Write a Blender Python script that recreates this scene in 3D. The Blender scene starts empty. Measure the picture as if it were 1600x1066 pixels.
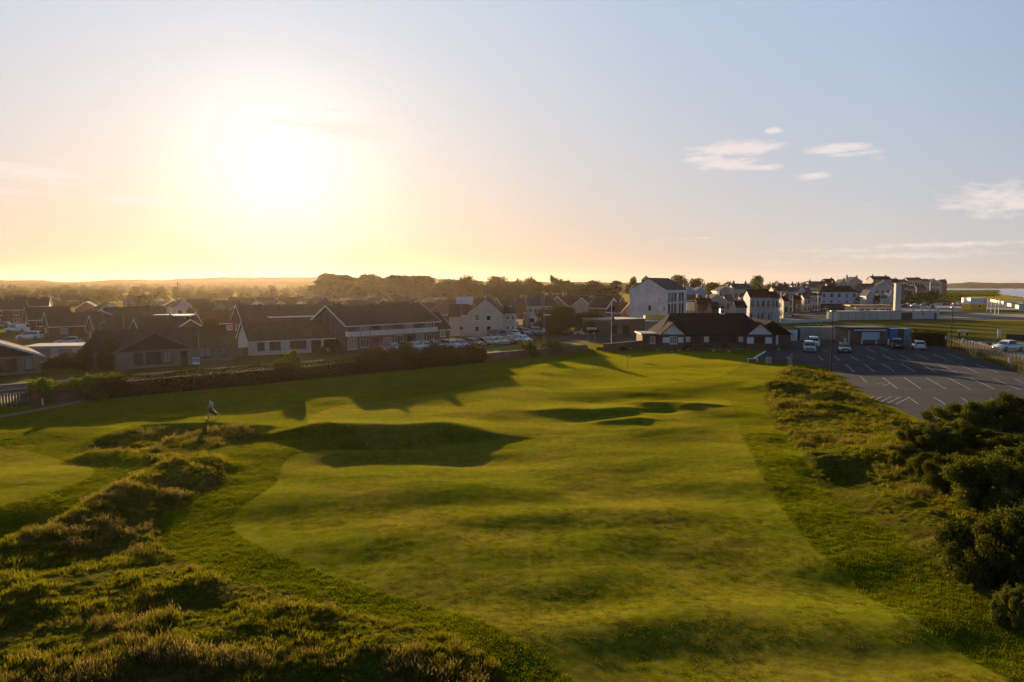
import bpy, bmesh, math, random
import numpy as np
from mathutils import Vector, Matrix, Quaternion
R = math.radians
random.seed(7)
rng = np.random.default_rng(11)
sc = bpy.context.scene
COL = sc.collection
# ---------------------------------------------------------------- camera
H = 11.0; F = 1067.0; HZ = 445.0
PITCH = math.atan((533 - HZ) / F)
cam_d = bpy.data.cameras.new('camera'); cam = bpy.data.objects.new('camera', cam_d); COL.objects.link(cam)
cam_d.lens = 24.0; cam_d.sensor_width = 36.0; cam_d.clip_start = 0.3; cam_d.clip_end = 30000
cam.location = (0, 0, H); cam.rotation_euler = (R(90) - PITCH, 0, 0)
sc.camera = cam
# ---------------------------------------------------------------- sky, sun, exposure
SUN_AZ, SUN_EL = R(-18.6), R(7.6)
SUN = Vector((math.sin(SUN_AZ) * math.cos(SUN_EL), math.cos(SUN_AZ) * math.cos(SUN_EL), math.sin(SUN_EL)))
world = bpy.data.worlds.new('World'); sc.world = world; world.use_nodes = True
wt = world.node_tree; wt.nodes.clear()
def wn(t, **kw):
    n = wt.nodes.new(t)
    for k, v in kw.items(): setattr(n, k, v)
    return n
def wl(a, b): wt.links.new(a, b)
def wmath(op, a, b=None, c=None, clamp=False):
    n = wn('ShaderNodeMath', operation=op, use_clamp=clamp)
    for i, v in enumerate((a, b, c)):
        if v is None: continue
        if isinstance(v, (int, float)): n.inputs[i].default_value = v
        else: wl(v, n.inputs[i])
    return n.outputs[0]
def wmix(f, a, b, bt='MIX'):
    n = wn('ShaderNodeMix', data_type='RGBA', blend_type=bt)
    for i, v in ((0, f), (6, a), (7, b)):
        if isinstance(v, (int, float)): n.inputs[i].default_value = v if i == 0 else (v, v, v, 1)
        elif isinstance(v, tuple): n.inputs[i].default_value = (*v, 1)
        else: wl(v, n.inputs[i])
    return n.outputs[2]
sky = wn('ShaderNodeTexSky', sky_type='NISHITA', sun_disc=False, sun_elevation=SUN_EL, sun_rotation=SUN_AZ,
         altitude=0, air_density=1.0, dust_density=0.4, ozone_density=1.5)
tc = wn('ShaderNodeTexCoord')
dirn = wn('ShaderNodeVectorMath', operation='NORMALIZE'); wl(tc.outputs['Generated'], dirn.inputs[0])
dot = wn('ShaderNodeVectorMath', operation='DOT_PRODUCT'); wl(dirn.outputs[0], dot.inputs[0]); dot.inputs[1].default_value = SUN
cosang = wmath('MINIMUM', dot.outputs['Value'], 0.99999)
ang = wmath('ARCCOSINE', cosang)                       # angle from the sun
sep = wn('ShaderNodeSeparateXYZ'); wl(dirn.outputs[0], sep.inputs[0])
g1 = wmath('EXPONENT', wmath('MULTIPLY', wmath('POWER', wmath('DIVIDE', ang, 0.118), 2.0), -1.0))
g2 = wmath('EXPONENT', wmath('DIVIDE', ang, -0.46))
aure = wmix(1.0, wmix(1.0, (3.2, 2.9, 2.6), g1, 'MULTIPLY'), wmix(1.0, (2.4, 1.75, 1.2), g2, 'MULTIPLY'), 'ADD')
aure = wmix(1.0, aure, wmix(1.0, (1.5, 1.25, 0.75), wmath('EXPONENT', wmath('MULTIPLY', wmath('POWER', wmath('DIVIDE', ang, 0.55), 2.0), -1.0)), 'MULTIPLY'), 'ADD')
elp = wmath('ADD', wmath('MAXIMUM', sep.outputs['Z'], 0.0), 0.03)
ex = wn('ShaderNodeCombineXYZ')
for i_, k_ in enumerate((-0.006, -0.017, -0.034)): wl(wmath('EXPONENT', wmath('DIVIDE', k_, elp)), ex.inputs[i_])
aure = wmix(1.0, aure, ex.outputs[0], 'MULTIPLY')      # low sun light is reddened and dimmed near the horizon
lum = wn('ShaderNodeHueSaturation'); lum.inputs['Saturation'].default_value = 0.8; lum.inputs['Value'].default_value = 0.9
wl(sky.outputs[0], lum.inputs['Color'])
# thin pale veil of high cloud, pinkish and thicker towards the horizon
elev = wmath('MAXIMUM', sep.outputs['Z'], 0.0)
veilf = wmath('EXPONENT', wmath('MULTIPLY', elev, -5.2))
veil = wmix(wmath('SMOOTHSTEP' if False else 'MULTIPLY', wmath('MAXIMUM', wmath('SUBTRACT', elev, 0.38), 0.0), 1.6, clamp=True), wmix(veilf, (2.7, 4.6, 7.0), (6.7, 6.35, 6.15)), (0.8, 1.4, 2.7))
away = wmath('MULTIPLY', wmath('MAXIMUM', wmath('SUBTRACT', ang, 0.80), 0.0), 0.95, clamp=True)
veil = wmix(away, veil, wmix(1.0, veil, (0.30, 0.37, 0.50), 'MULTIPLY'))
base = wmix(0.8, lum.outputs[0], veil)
hs = wn('ShaderNodeVectorMath', operation='DISTANCE'); wl(dirn.outputs[0], hs.inputs[0]); hs.inputs[1].default_value = (math.sin(SUN_AZ), math.cos(SUN_AZ), 0)
wf = wmath('MULTIPLY', wmath('EXPONENT', wmath('MULTIPLY', wmath('POWER', wmath('DIVIDE', hs.outputs['Value'], 0.70), 2.0), -1.0)), wmath('EXPONENT', wmath('MULTIPLY', elev, -5.5)))
base = wmix(wmath('MULTIPLY', wf, 0.95, clamp=True), base, (3.9, 2.2, 1.3))
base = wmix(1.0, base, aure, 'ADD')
# wispy clouds: placed by real azimuth / elevation
az = wmath('ARCTAN2', sep.outputs['X'], sep.outputs['Y'])
el = wmath('ARCSINE', sep.outputs['Z'])
def pxdir(px, py):
    v = cam.rotation_euler.to_matrix() @ Vector((px - 800, 533 - py, -F)); v.normalize()
    return math.atan2(v.x, v.y), math.asin(v.z)
cmb = wn('ShaderNodeCombineXYZ'); wl(wmath('MULTIPLY', az, 34.0), cmb.inputs[0]); wl(wmath('MULTIPLY', el, 130.0), cmb.inputs[1])
nz = wn('ShaderNodeTexNoise', noise_dimensions='2D'); wl(cmb.outputs[0], nz.inputs['Vector'])
nz.inputs['Scale'].default_value = 1.0; nz.inputs['Detail'].default_value = 10.0; nz.inputs['Roughness'].default_value = 0.7
cloud = None
for (px, py, wx, wy, a) in ((1150,232,80,13,1.0),(1100,248,40,6,.9),(1190,262,45,6,.85),(1340,240,60,6,.7),(1500,322,60,9,.7),(1590,318,50,14,.8),(1560,336,60,10,.6),(520,198,110,7,.95),(600,212,60,8,.95),(455,190,50,6,.9),(525,172,24,4,.8),(60,272,110,6,.85),(110,287,50,4,.7),(260,318,80,4,.8),(1480,382,160,5,.7),(1290,392,140,6,.6),(1080,372,120,5,.55),(1400,400,200,9,.6),(1230,410,160,8,.5),(1135,256,60,11,.95),(1208,204,18,6,.9),(1310,232,55,9,.95),(1270,275,38,8,.8),
                            (1555,310,85,30,.75),(1570,290,40,12,.6),(560,205,95,18,1.0),(480,192,60,12,.8),(620,216,36,11,.8),(30,268,90,15,.8),(20,300,60,9,.6),(225,314,110,9,.75),
                            (1450,385,170,13,.55),(1130,375,150,8,.4),(1360,320,26,5,.5),(1530,395,90,16,.5),(900,300,120,14,.15),(1375,246,16,4,.6)):
    a0, e0 = pxdir(px, py)
    u = wmath('DIVIDE', wmath('SUBTRACT', az, a0), wx / F); v = wmath('DIVIDE', wmath('SUBTRACT', el, e0), wy / F)
    r2 = wmath('ADD', wmath('MULTIPLY', u, u), wmath('MULTIPLY', v, v))
    m = wmath('MULTIPLY', wmath('EXPONENT', wmath('MULTIPLY', r2, -1.0)), a)
    cloud = m if cloud is None else wmath('MAXIMUM', cloud, m)
cf = wmath('MULTIPLY', wmath('SUBTRACT', wmath('ADD', cloud, nz.outputs[0]), 0.93), 2.6, clamp=True)
cf = wmath('MULTIPLY', wmath('MULTIPLY', cf, wmath('GREATER_THAN', cloud, 0.02)), 0.7)
ccol = wmix(1.0, (8.3, 7.2, 6.7), (1.0, 1.0, 1.0), 'MULTIPLY')
base = wmix(cf, base, ccol)
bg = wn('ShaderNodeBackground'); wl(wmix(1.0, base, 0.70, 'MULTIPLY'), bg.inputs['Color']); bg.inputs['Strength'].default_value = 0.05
out = wn('ShaderNodeOutputWorld'); wl(bg.outputs[0], out.inputs[0])
sun_d = bpy.data.lights.new('sun', 'SUN'); sun_d.energy = 5.0; sun_d.angle = R(0.55); sun_d.color = (1.0, 0.70, 0.40)
sun_o = bpy.data.objects.new('sun', sun_d); COL.objects.link(sun_o); sun_o.rotation_euler = SUN.to_track_quat('Z', 'Y').to_euler()
sc.view_settings.view_transform = 'Standard'; sc.view_settings.look = 'None'; sc.view_settings.exposure = 1.70; sc.view_settings.gamma = 1.0
sc.view_settings.use_curve_mapping = False
sc.cycles.max_bounces = 6; sc.cycles.diffuse_bounces = 2; sc.cycles.glossy_bounces = 2; sc.cycles.transmission_bounces = 3
sc.cycles.volume_bounces = 1; sc.cycles.use_denoising = True
sc.cycles.sample_clamp_indirect = 4.0
# ---------------------------------------------------------------- from a point seen in the photograph to its place on the ground
CP, SP = math.cos(PITCH), math.sin(PITCH)
def ray(px, py):
    x = (px - 800) / F; u = (533 - py) / F
    return x, CP + u * SP, u * CP - SP       # X, Y, Z direction
def gp(px, py, z=0.0):
    x, y, zz = ray(px, py); t = (z - H) / zz
    return (x * t, y * t)
def XatY(px, Y, z=0.0):
    # x on the vertical plane at distance Y, for a thing near height z
    t = Y * CP - (z - H) * SP
    return (px - 800) / F * t
def ZatY(py, Y):
    x, y, zz = ray(800, py); return H + zz * Y / y
def Yof(py, z=0.0): return gp(800, py, z)[1]
# ---------------------------------------------------------------- materials
MATS = {}
class NT:
    def __init__(s, name):
        m = bpy.data.materials.new(name); m.use_nodes = True; s.m = m; s.t = m.node_tree; s.t.nodes.clear()
        s.out = s.n('ShaderNodeOutputMaterial')
    def n(s, t, **kw):
        n = s.t.nodes.new(t)
        for k, v in kw.items(): setattr(n, k, v)
        return n
    def set(s, sock, v):
        if v is None: return
        if isinstance(v, (int, float)): sock.default_value = (v, v, v, 1) if sock.type == 'RGBA' else v
        elif isinstance(v, (tuple, list)): sock.default_value = (*v, 1) if len(v) == 3 and sock.type == 'RGBA' else tuple(v)
        else: s.t.links.new(v, sock)
    def math(s, op, a, b=None, c=None, clamp=False):
        n = s.n('ShaderNodeMath', operation=op, use_clamp=clamp)
        for i, v in enumerate((a, b, c)): s.set(n.inputs[i], v)
        return n.outputs[0]
    def mix(s, f, a, b, bt='MIX'):
        n = s.n('ShaderNodeMix', data_type='RGBA', blend_type=bt)
        s.set(n.inputs[0], f); s.set(n.inputs[6], a); s.set(n.inputs[7], b); return n.outputs[2]
    def noise(s, scale, detail=4, rough=.55, vec=None, out=0):
        n = s.n('ShaderNodeTexNoise'); n.inputs['Scale'].default_value = scale; n.inputs['Detail'].default_value = detail; n.inputs['Roughness'].default_value = rough
        if vec is not None: s.set(n.inputs['Vector'], vec)
        return n.outputs[out]
    def ramp(s, f, lo, hi):      # smooth 0..1
        n = s.n('ShaderNodeMapRange', interpolation_type='SMOOTHSTEP'); s.set(n.inputs[0], f); s.set(n.inputs[1], lo); s.set(n.inputs[2], hi); return n.outputs[0]
    def pos(s): return s.n('ShaderNodeNewGeometry').outputs['Position']
    def obj(s): return s.n('ShaderNodeTexCoord').outputs['Object']
    def mapping(s, vec, scale=(1,1,1), rot=(0,0,0)):
        n = s.n('ShaderNodeMapping'); s.set(n.inputs[0], vec); n.inputs['Scale'].default_value = scale; n.inputs['Rotation'].default_value = rot; return n.outputs[0]
    def attr(s, name): return s.n('ShaderNodeAttribute', attribute_name=name).outputs['Fac']
    def bump(s, h, strength=.5, dist=.1, normal=None):
        n = s.n('ShaderNodeBump'); s.set(n.inputs['Strength'], strength); n.inputs['Distance'].default_value = dist; s.set(n.inputs['Height'], h)
        if normal is not None: s.set(n.inputs['Normal'], normal)
        return n.outputs[0]
    def bsdf(s, col, rough=.8, spec=.3, metal=0., normal=None):
        n = s.n('ShaderNodeBsdfPrincipled'); s.set(n.inputs['Base Color'], col); s.set(n.inputs['Roughness'], rough)
        n.inputs['Specular IOR Level'].default_value = spec; n.inputs['Metallic'].default_value = metal
        if normal is not None: s.set(n.inputs['Normal'], normal)
        return n.outputs[0]
    def done(s, sh): s.t.links.new(sh, s.out.inputs[0]); return s.m
def mat(name, col, rough=.75, spec=.3, metal=0., var=.18, scale=3.0, bump=0.0, bscale=20.0, emit=None):
    if name in MATS: return MATS[name]
    t = NT(name); o = t.obj()
    v = t.noise(scale, 5, .6, o)
    oi = t.n('ShaderNodeObjectInfo').outputs['Random']
    f = t.math('MULTIPLY_ADD', t.math('SUBTRACT', v, .5), var * 2.4, 1.0)
    f = t.math('MULTIPLY', f, t.math('MULTIPLY_ADD', oi, var * .5, 1 - var * .25))
    c = t.mix(1.0, col, f, 'MULTIPLY')
    nrm = t.bump(t.noise(bscale, 3, .6, o), bump, .05) if bump else None
    m = t.done(t.bsdf(c, rough, spec, metal, nrm)); MATS[name] = m; return m
# ---------------------------------------------------------------- object helpers
def tag(o, label=None, cat=None, group=None, kind=None):
    if label: o['label'] = label
    if cat: o['category'] = cat
    if group: o['group'] = group
    if kind: o['kind'] = kind
    return o
def link(name, me, parent=None, loc=(0,0,0), rz=0.0):
    o = bpy.data.objects.new(name, me); COL.objects.link(o); o.location = loc; o.rotation_euler = (0, 0, rz)
    if parent is not None: o.parent = parent
    return o
def thing(name, label, cat, loc=(0,0,0), rz=0.0, group=None):
    return tag(link(name, None, None, loc, rz), label, cat, group)
class MB:
    def __init__(s): s.v = []; s.f = []; s.mi = []; s.mats = []
    def m(s, mt):
        if mt not in s.mats: s.mats.append(mt)
        return s.mats.index(mt)
    def add(s, vs, fs, mt):
        b = len(s.v); k = s.m(mt); s.v += [tuple(v) for v in vs]
        for f in fs: s.f.append(tuple(i + b for i in f)); s.mi.append(k)
        return s
    def box(s, x0, x1, y0, y1, z0, z1, mt, M=None):
        vs = [(x0,y0,z0),(x1,y0,z0),(x1,y1,z0),(x0,y1,z0),(x0,y0,z1),(x1,y0,z1),(x1,y1,z1),(x0,y1,z1)]
        if M is not None: vs = [M @ Vector(v) for v in vs]
        return s.add(vs, [(0,3,2,1),(4,5,6,7),(0,1,5,4),(1,2,6,5),(2,3,7,6),(3,0,4,7)], mt)
    def cyl(s, p0, p1, r0, r1, mt, n=8):
        p0 = Vector(p0); p1 = Vector(p1); d = (p1 - p0).normalized()
        a = d.orthogonal().normalized(); b = d.cross(a)
        vs = []
        for p, r in ((p0, r0), (p1, r1)):
            for i in range(n):
                t = 2 * math.pi * i / n; vs.append(p + (a * math.cos(t) + b * math.sin(t)) * r)
        fs = [(i, (i+1) % n, n + (i+1) % n, n + i) for i in range(n)] + [tuple(range(n-1, -1, -1)), tuple(range(n, 2*n))]
        return s.add(vs, fs, mt)
    def prism(s, pts, axis, a0, a1, mt):        # extrude a 2-D outline (counter-clockwise) along an axis: 'x' pts=(y,z), 'y' pts=(x,z), 'z' pts=(x,y)
        n = len(pts); mk = {'x': lambda p, a: (a, p[0], p[1]), 'y': lambda p, a: (p[0], a, p[1]), 'z': lambda p, a: (p[0], p[1], a)}[axis]
        vs = [mk(p, a0) for p in pts] + [mk(p, a1) for p in pts]
        fs = [(i, (i+1) % n, n + (i+1) % n, n + i) for i in range(n)] + [tuple(range(n-1, -1, -1)), tuple(range(n, 2*n))]
        return s.add(vs, fs, mt)
    def mesh(s, name, smooth=False):
        me = bpy.data.meshes.new(name); me.from_pydata(s.v, [], s.f)
        for m_ in s.mats: me.materials.append(m_)
        me.polygons.foreach_set('material_index', s.mi)
        bm = bmesh.new(); bm.from_mesh(me); bmesh.ops.recalc_face_normals(bm, faces=bm.faces); bm.to_mesh(me); bm.free()
        if smooth: me.polygons.foreach_set('use_smooth', [True] * len(me.polygons))
        return me
    def build(s, name, parent=None, loc=(0,0,0), rz=0.0, smooth=False): return link(name, s.mesh(name, smooth), parent, loc, rz)
def np_mesh(name, verts, quads, mat_, smooth=True):
    me = bpy.data.meshes.new(name); n = len(quads); k = quads.shape[1]
    me.vertices.add(len(verts)); me.vertices.foreach_set('co', verts.astype(np.float32).ravel())
    me.loops.add(n * k); me.loops.foreach_set('vertex_index', quads.astype(np.int32).ravel())
    me.polygons.add(n); me.polygons.foreach_set('loop_start', np.arange(0, n * k, k, dtype=np.int32))
    me.update(calc_edges=True); me.validate()
    if mat_: me.materials.append(mat_)
    me.polygons.foreach_set('use_smooth', np.full(n, smooth))
    return me
# ---------------------------------------------------------------- lattice noise in numpy
def _h(ix, iy, seed):
    n = (ix.astype(np.int64) * 374761393 + iy.astype(np.int64) * 668265263 + seed * 982451653) & 0x7fffffff
    n = ((n ^ (n >> 13)) * 1274126177) & 0x7fffffff
    return ((n ^ (n >> 16)) & 0xffff) / 65535.0
def vnoise(x, y, seed=0):
    ix = np.floor(x); iy = np.floor(y); fx = x - ix; fy = y - iy
    fx = fx*fx*fx*(fx*(fx*6-15)+10); fy = fy*fy*fy*(fy*(fy*6-15)+10)
    a = _h(ix, iy, seed); b = _h(ix+1, iy, seed); c = _h(ix, iy+1, seed); d = _h(ix+1, iy+1, seed)
    return (a*(1-fx)+b*fx)*(1-fy) + (c*(1-fx)+d*fx)*fy - .5
def fbm(x, y, seed=0, oct=4, gain=.5):
    s = 0; a = 1
    for o in range(oct): s = s + a * vnoise(x * 2**o + 13.7*o, y * 2**o - 7.1*o, seed + o); a *= gain
    return s
def seg_sd(x, y, poly, closed=True):
    P = np.array(poly, float); Q = np.roll(P, -1, 0)
    if not closed: P, Q = P[:-1], P[1:]
    d2 = np.full(x.shape, 1e18); ins = np.zeros(x.shape, bool)
    for (ax, ay), (bx, by) in zip(P, Q):
        ex, ey = bx-ax, by-ay; L = ex*ex+ey*ey + 1e-12
        t = np.clip(((x-ax)*ex + (y-ay)*ey) / L, 0, 1); dx = x-ax-t*ex; dy = y-ay-t*ey
        d2 = np.minimum(d2, dx*dx+dy*dy)
        if closed:
            c = ((ay > y) != (by > y)); xi = ax + (y-ay) * ex / (ey if abs(ey) > 1e-12 else 1e-12); ins ^= c & (x < xi)
    d = np.sqrt(d2)
    return np.where(ins, d, -d) if closed else d
def smooth_poly(pts, it=2, closed=True):
    P = np.array(pts, float)
    for _ in range(it):
        Q = np.roll(P, -1, 0)
        N = np.empty((2*len(P), 2)); N[0::2] = P*.75+Q*.25; N[1::2] = P*.25+Q*.75
        P = N if closed else np.vstack([P[:1], N[1:-3], P[-1:]]) if len(P) > 2 else P
    return P
gpl = lambda pts, z=0.0: [gp(a, b, z) for a, b in pts]
# zones of the links, outlined on the ground
FAIR = smooth_poly(gpl([(890,1066),(850,1030),(780,985),(700,955),(620,930),(540,905),(480,885),(420,862),(380,842),(360,820),(362,805),(378,790),(402,778),(425,760),(437,745),(441,727),(455,712),(490,706),
    (545,708),(610,704),(560,690),(500,680),(478,668),(482,648),(520,632),(600,624),(680,616),(760,600),(820,590),(880,622),(1000,632),(1135,618),(1147,640),(1155,672),(1170,705),(1190,745),(1215,786),(1262,845),(1312,893),(1380,938),(1450,983),(1520,1028),(1585,1072),(1640,1110),(1600,1300),(1000,1300),(930,1110)]))
GREEN = smooth_poly(gpl([(790,588),(850,568),(950,553),(1060,550),(1150,552),(1175,560),(1150,575),(1120,592),(1030,603),(900,606),(830,600)]))
LGREEN = smooth_poly(gpl([(-60,700),(20,700),(60,706),(110,724),(148,734),(146,748),(110,765),(45,786),(0,797),(-80,812)]))
ROUGH_L = gpl([(131,698),(150,690)]) + [gp(a, b, .7) for a, b in ((175,674),(210,663),(271,659),(328,657),(372,657),(402,666))] + gpl([(407,682),(385,691),(341,698),(315,705),(345,716),(358,731),(354,751),(323,768),(284,788),(262,805),(252,827),(256,849),(280,871),(315,893),(358,913),(415,923),(481,939),(540,952),(620,972),(690,998),(750,1030),(790,1072),(800,1200),(0,1300),(-400,1200),(-420,900),(-120,860),(0,853),(44,838),(87,820),(131,796),(175,777),(210,760),(232,735),(215,722),(175,714),(135,708)])
ROUGH_R = gpl([(1240,572),(1212,590),(1192,610),(1194,630),(1212,660),(1235,700),(1262,738),(1292,765),(1335,802),(1410,850),(1480,905),(1540,945),(1620,990),(1800,1060),(2400,1100),(2400,700),(1800,660),(1600,650),(1480,662),(1440,660),(1380,638),(1345,612),(1318,590),(1290,577)])
HEDGE0, HEDGE1 = gp(60, 634), gp(925, 550)
hd = np.array(HEDGE1) - np.array(HEDGE0); HEDGE_L = float(np.hypot(*hd)); hd = hd / HEDGE_L; HEDGE_A = math.atan2(hd[1], hd[0])
CARPARK = gpl([(1165,563),(1200,548),(1215,533),(1420,533),(1470,541),(1505,553),(1545,567),(1600,585),(1760,636),(1900,690),(1700,680),(1480,672),(1440,657),(1400,638),(1345,612),(1318,590),(1290,574),(1240,568)])
DARK = [  # rolling ground: (px, py, half width m, half depth m, slope deg); + leans away from the low sun, - leans into it
    (690,770,3.2,1.3,6.5),(830,776,3.0,1.2,7),(700,745,4,1.2,3),(850,812,2.6,1.0,5),(720,816,2.2,1.,4.5),(600,790,4,1.4,3.5),(505,822,2.5,1.2,3.5),(480,795,3,1.,2.5),
    (880,918,1.9,.95,7.5),(1110,985,3.0,1.1,6.5),(1200,960,3,1,5),(1300,1000,3,1,5),(1000,850,4,1.5,4.5),(1150,900,3,1.2,4),(1420,1010,2.5,1,5),(960,1010,2.2,.8,5.5),(1060,855,3.2,1.3,5),(1180,865,2.2,1.0,4),(1040,815,3,1.2,4.5),(1240,770,3.2,1.6,6),
    (990,735,4,1.4,4),(1080,760,5,1.2,3.5),(920,752,3.5,1.2,3.5),(760,712,3.5,1.2,4.5),(670,712,2.5,.9,5),(960,690,4,1.6,4.5),(1000,680,5,1.5,3.5),(1040,705,4,1.5,3),
    (950,618,6,2,4),(1070,612,6,2.5,4),(1150,605,4,2,4.5),(800,650,4,2,4),(940,585,9,3,2.5),(1060,575,8,3,2.5),(1120,568,5,3,3.5),(1190,560,4,3,3),
    (1310,905,2.2,1.2,7),(1270,880,1.8,.9,5),(1480,990,2,1,6.5),(1330,965,2.4,1,4),(1400,880,2,.9,4),(1230,690,2.5,1.3,4.5),(1260,655,2,1,3),
    (560,860,3,1.3,3.5),(760,880,3,1.2,3),(700,930,2.5,1,3.5),(640,850,2.5,1,3.5),(1000,900,2,.8,3),(820,950,2.4,.9,3.5),(1210,1020,2.2,.8,4.5),(1350,1030,2,.8,4),
    (60,650,4,2.0,3.5),(140,640,4,1.6,3),(230,640,5,2,3),(160,700,3,1.,3),(100,800,4.5,1.2,8),(20,820,3.5,1.2,8),(190,745,2.5,1.,5),(250,715,2,.8,3),
    (410,625,4,2,2),(600,600,8,3,4),(350,628,6,2.5,4),(560,585,7,2.5,4),(700,600,8,3,3),(435,690,3,2,-5),(440,655,3,2,-4),(440,790,2,1.5,4),
    (770,655,6,2.,-2.5),(560,740,5,2,-2.5),(880,690,5,2,-3),(1080,740,4,1.5,-3),(760,960,3,1.5,-3.5),(930,960,1.8,.7,-5),(1000,780,3,1.3,-3),(1140,700,4,2,-3),(960,605,8,2.5,-3),(1080,590,6,2,-3),(1240,940,3,1.4,-3),(900,560,9,4,-2.5),
    (620,640,6,2,-2.5),(300,645,6,2,-4),(120,665,6,2,-4),(40,740,4,2,-3),(360,880,2,1.5,3),(480,760,3,1.5,-2)]
RIDGES = [ # (polyline px, crest z, width on the far side m, width on the near side m)
    ([(520,659),(560,661),(620,662),(665,659)], 1.2, 4.5, 1.25),
    ([(520,708),(600,705)], .28, 1.6, 1.2),
    ([(175,676),(215,664),(271,659),(330,657),(375,659),(392,664)], .5, 1.8, 1.4),
    ([(-60,868),(0,846),(87,815),(150,785),(215,750),(262,728)], .6, 1.3, 2.6),
    ([(150,703),(215,712),(290,713),(335,722)], .45, 1.3, 1.3),
    ([(900,637),(930,638),(965,636)], .45, 3.0, 1.6), ([(1015,628),(1045,627),(1070,631)], .45, 2.8, 1.6), ([(940,655),(990,655)], .28, 1.5, 1.0),
    ([(1215,600),(1270,604),(1310,612)], .7, 2.6, 2.0), ([(1290,632),(1350,640),(1400,655)], .45, 2.0, 1.6), ([(1240,580),(1290,585)], .4, 2, 2.),
    ([(1290,715),(1360,712),(1430,700)], .5, 2.2, 1.8), ([(0,925),(150,915),(280,915)], .22, 2.0, 1.6), ([(150,1010),(330,1000),(430,985)], .25, 1.8, 1.3),
    ([(600,1010),(690,1030)], .25, 1.0, .8), ([(1390,780),(1440,810),(1500,860)], .35, 1.5, 1.3)]
HOLLOWS = [((590,694), 3.6, 1.5, .5), ((710,686), 2.0, 1.4, .25), ((930,655), 2.6, 1.6, .25), ((1040,642), 2.2, 1.8, .25)]
def terrain(x, y, full=False):
    x = np.asarray(x, float); y = np.asarray(y, float)
    # mask: 1 on the links, 0 beyond the hedge, on the car park and far away
    off = (x - HEDGE0[0]) * (-hd[1]) + (y - HEDGE0[1]) * hd[0]      # metres beyond the boundary line
    cp = seg_sd(x, y, CARPARK)
    m = np.clip((-off - 1.0) / 7, 0, 1) * np.clip((-cp - 0.5) / 4, 0, 1) * np.clip((102 - y) / 14, 0, 1)
    m = m * m * (3 - 2 * m)
    rl = seg_sd(x, y, ROUGH_L); rr = seg_sd(x, y, ROUGH_R)
    rough = np.maximum(rl, rr)
    sx, sy = SUN.x, SUN.y; sn = math.hypot(sx, sy); sx /= sn; sy /= sn
    h = np.zeros_like(x)
    for px, py, w, s, sl in DARK:
        cx, cy = gp(px, py); dx, dy = x - cx, y - cy
        vv = dx * sx * .45 + dy * (sy * .9); uu = dx * .95 - dy * -.25
        k = math.tan(R(abs(sl))) * (1 if sl > 0 else -1) * 1.05
        h += k * vv * np.exp(-.5 * (vv / s) ** 2 - .5 * (uu / (w * .8)) ** 2)
    for pl, z, wf, wnr in RIDGES:
        P = [gp(a, b, z) for a, b in pl]
        d = seg_sd(x, y, P, closed=False)
        # side: above or below the crest line (interpolated y of the polyline)
        xs = np.array([p[0] for p in P]); ys = np.array([p[1] for p in P]); cy = np.interp(x, xs, ys)
        far = np.clip((y - cy) * 1.2 + .5, 0, 1); w = wnr + (wf - wnr) * far
        h = h + z * np.exp(-(d / w) ** 2 * 1.1)
    for (px, py), w, s, dep in HOLLOWS:
        cx, cy = gp(px, py); h -= dep * np.exp(-((x-cx)/w)**2 - ((y-cy)/s)**2)
    rot = lambda a: (x * math.cos(a) + y * math.sin(a), -x * math.sin(a) + y * math.cos(a))
    u, v = rot(.25)
    h += .40 * fbm(u / 14, v / 10.5, 5, 2, .4) + .15 * fbm(u / 4.6, v / 4.0, 9, 3, .42)
    rm = np.clip(rough / .5, 0, 1)
    h += rm * (.15 * np.abs(fbm(x / 2.1, y / 1.6, 21, 3)) + .20 * fbm(x / 3.6, y / 2.6, 31, 3) + .05 * fbm(x / .45, y / .45, 41, 2) + .04)
    h += np.clip(-rough / .5, 0, 1) * .012 * fbm(x / .5, y / .4, 51, 2)
    # the right-hand bank climbs towards the gorse
    h += .9 * np.clip((rr - 1.5) / 6, 0, 1) * np.clip((60 - y) / 20, 0, 1)
    h = h * m
    # the shore: the land falls away below the sea
    shore = np.interp(y, [-60, 0, 300, 550, 750, 1150, 1400, 1500, 1650, 1900, 6300], [170, 190, 292, 414, 537, 788, 930, 880, 650, 560, 560]) + 9 * vnoise(y/60, y*0, 3) * np.clip(y/300, 0, 1)
    s = x - shore
    h = h - 3.4 * np.clip(s / 26, 0, 1) - 6.0 * np.clip((s - 26) / 120, 0, 1)
    if full: return h, rl, rr, m, off, s
    return h
# ---------------------------------------------------------------- the ground: one sheet from behind the camera to the horizon
ys = [-60, -40, -25, -12, -3, 3]
y_ = 6.0
while y_ < 2950:
    ys.append(y_); y_ *= 1.0046 if 11 < y_ < 95 else 1.012 if y_ < 260 else 1.05
ys = np.array(ys)
ts = np.concatenate([np.linspace(-4.5, -1.05, 14), np.linspace(-1.0, 1.0, 520), np.linspace(1.05, 4.5, 14)])
Y, T = np.meshgrid(ys, ts, indexing='ij'); X = T * np.maximum(Y, 9.0)
hz, rl, rr, mk_, off, shore = terrain(X.ravel(), Y.ravel(), True)
x1, y1 = X.ravel(), Y.ravel()
V = np.stack([x1, y1, hz], 1)
ny, nx = Y.shape; idx = np.arange(ny * nx).reshape(ny, nx)
Q = np.stack([idx[:-1,:-1], idx[:-1,1:], idx[1:,1:], idx[1:,:-1]], -1).reshape(-1, 4)
def warp(x, y, a=.25, s=1.1): return a * fbm(x / s, y / s, 77, 2), a * fbm(x / s, y / s, 87, 2)
wx, wy = warp(x1, y1)
fair = seg_sd(x1 + wx * .25, y1 + wy * .25, FAIR); green = seg_sd(x1, y1, GREEN); lg = seg_sd(x1, y1, LGREEN)
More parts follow.
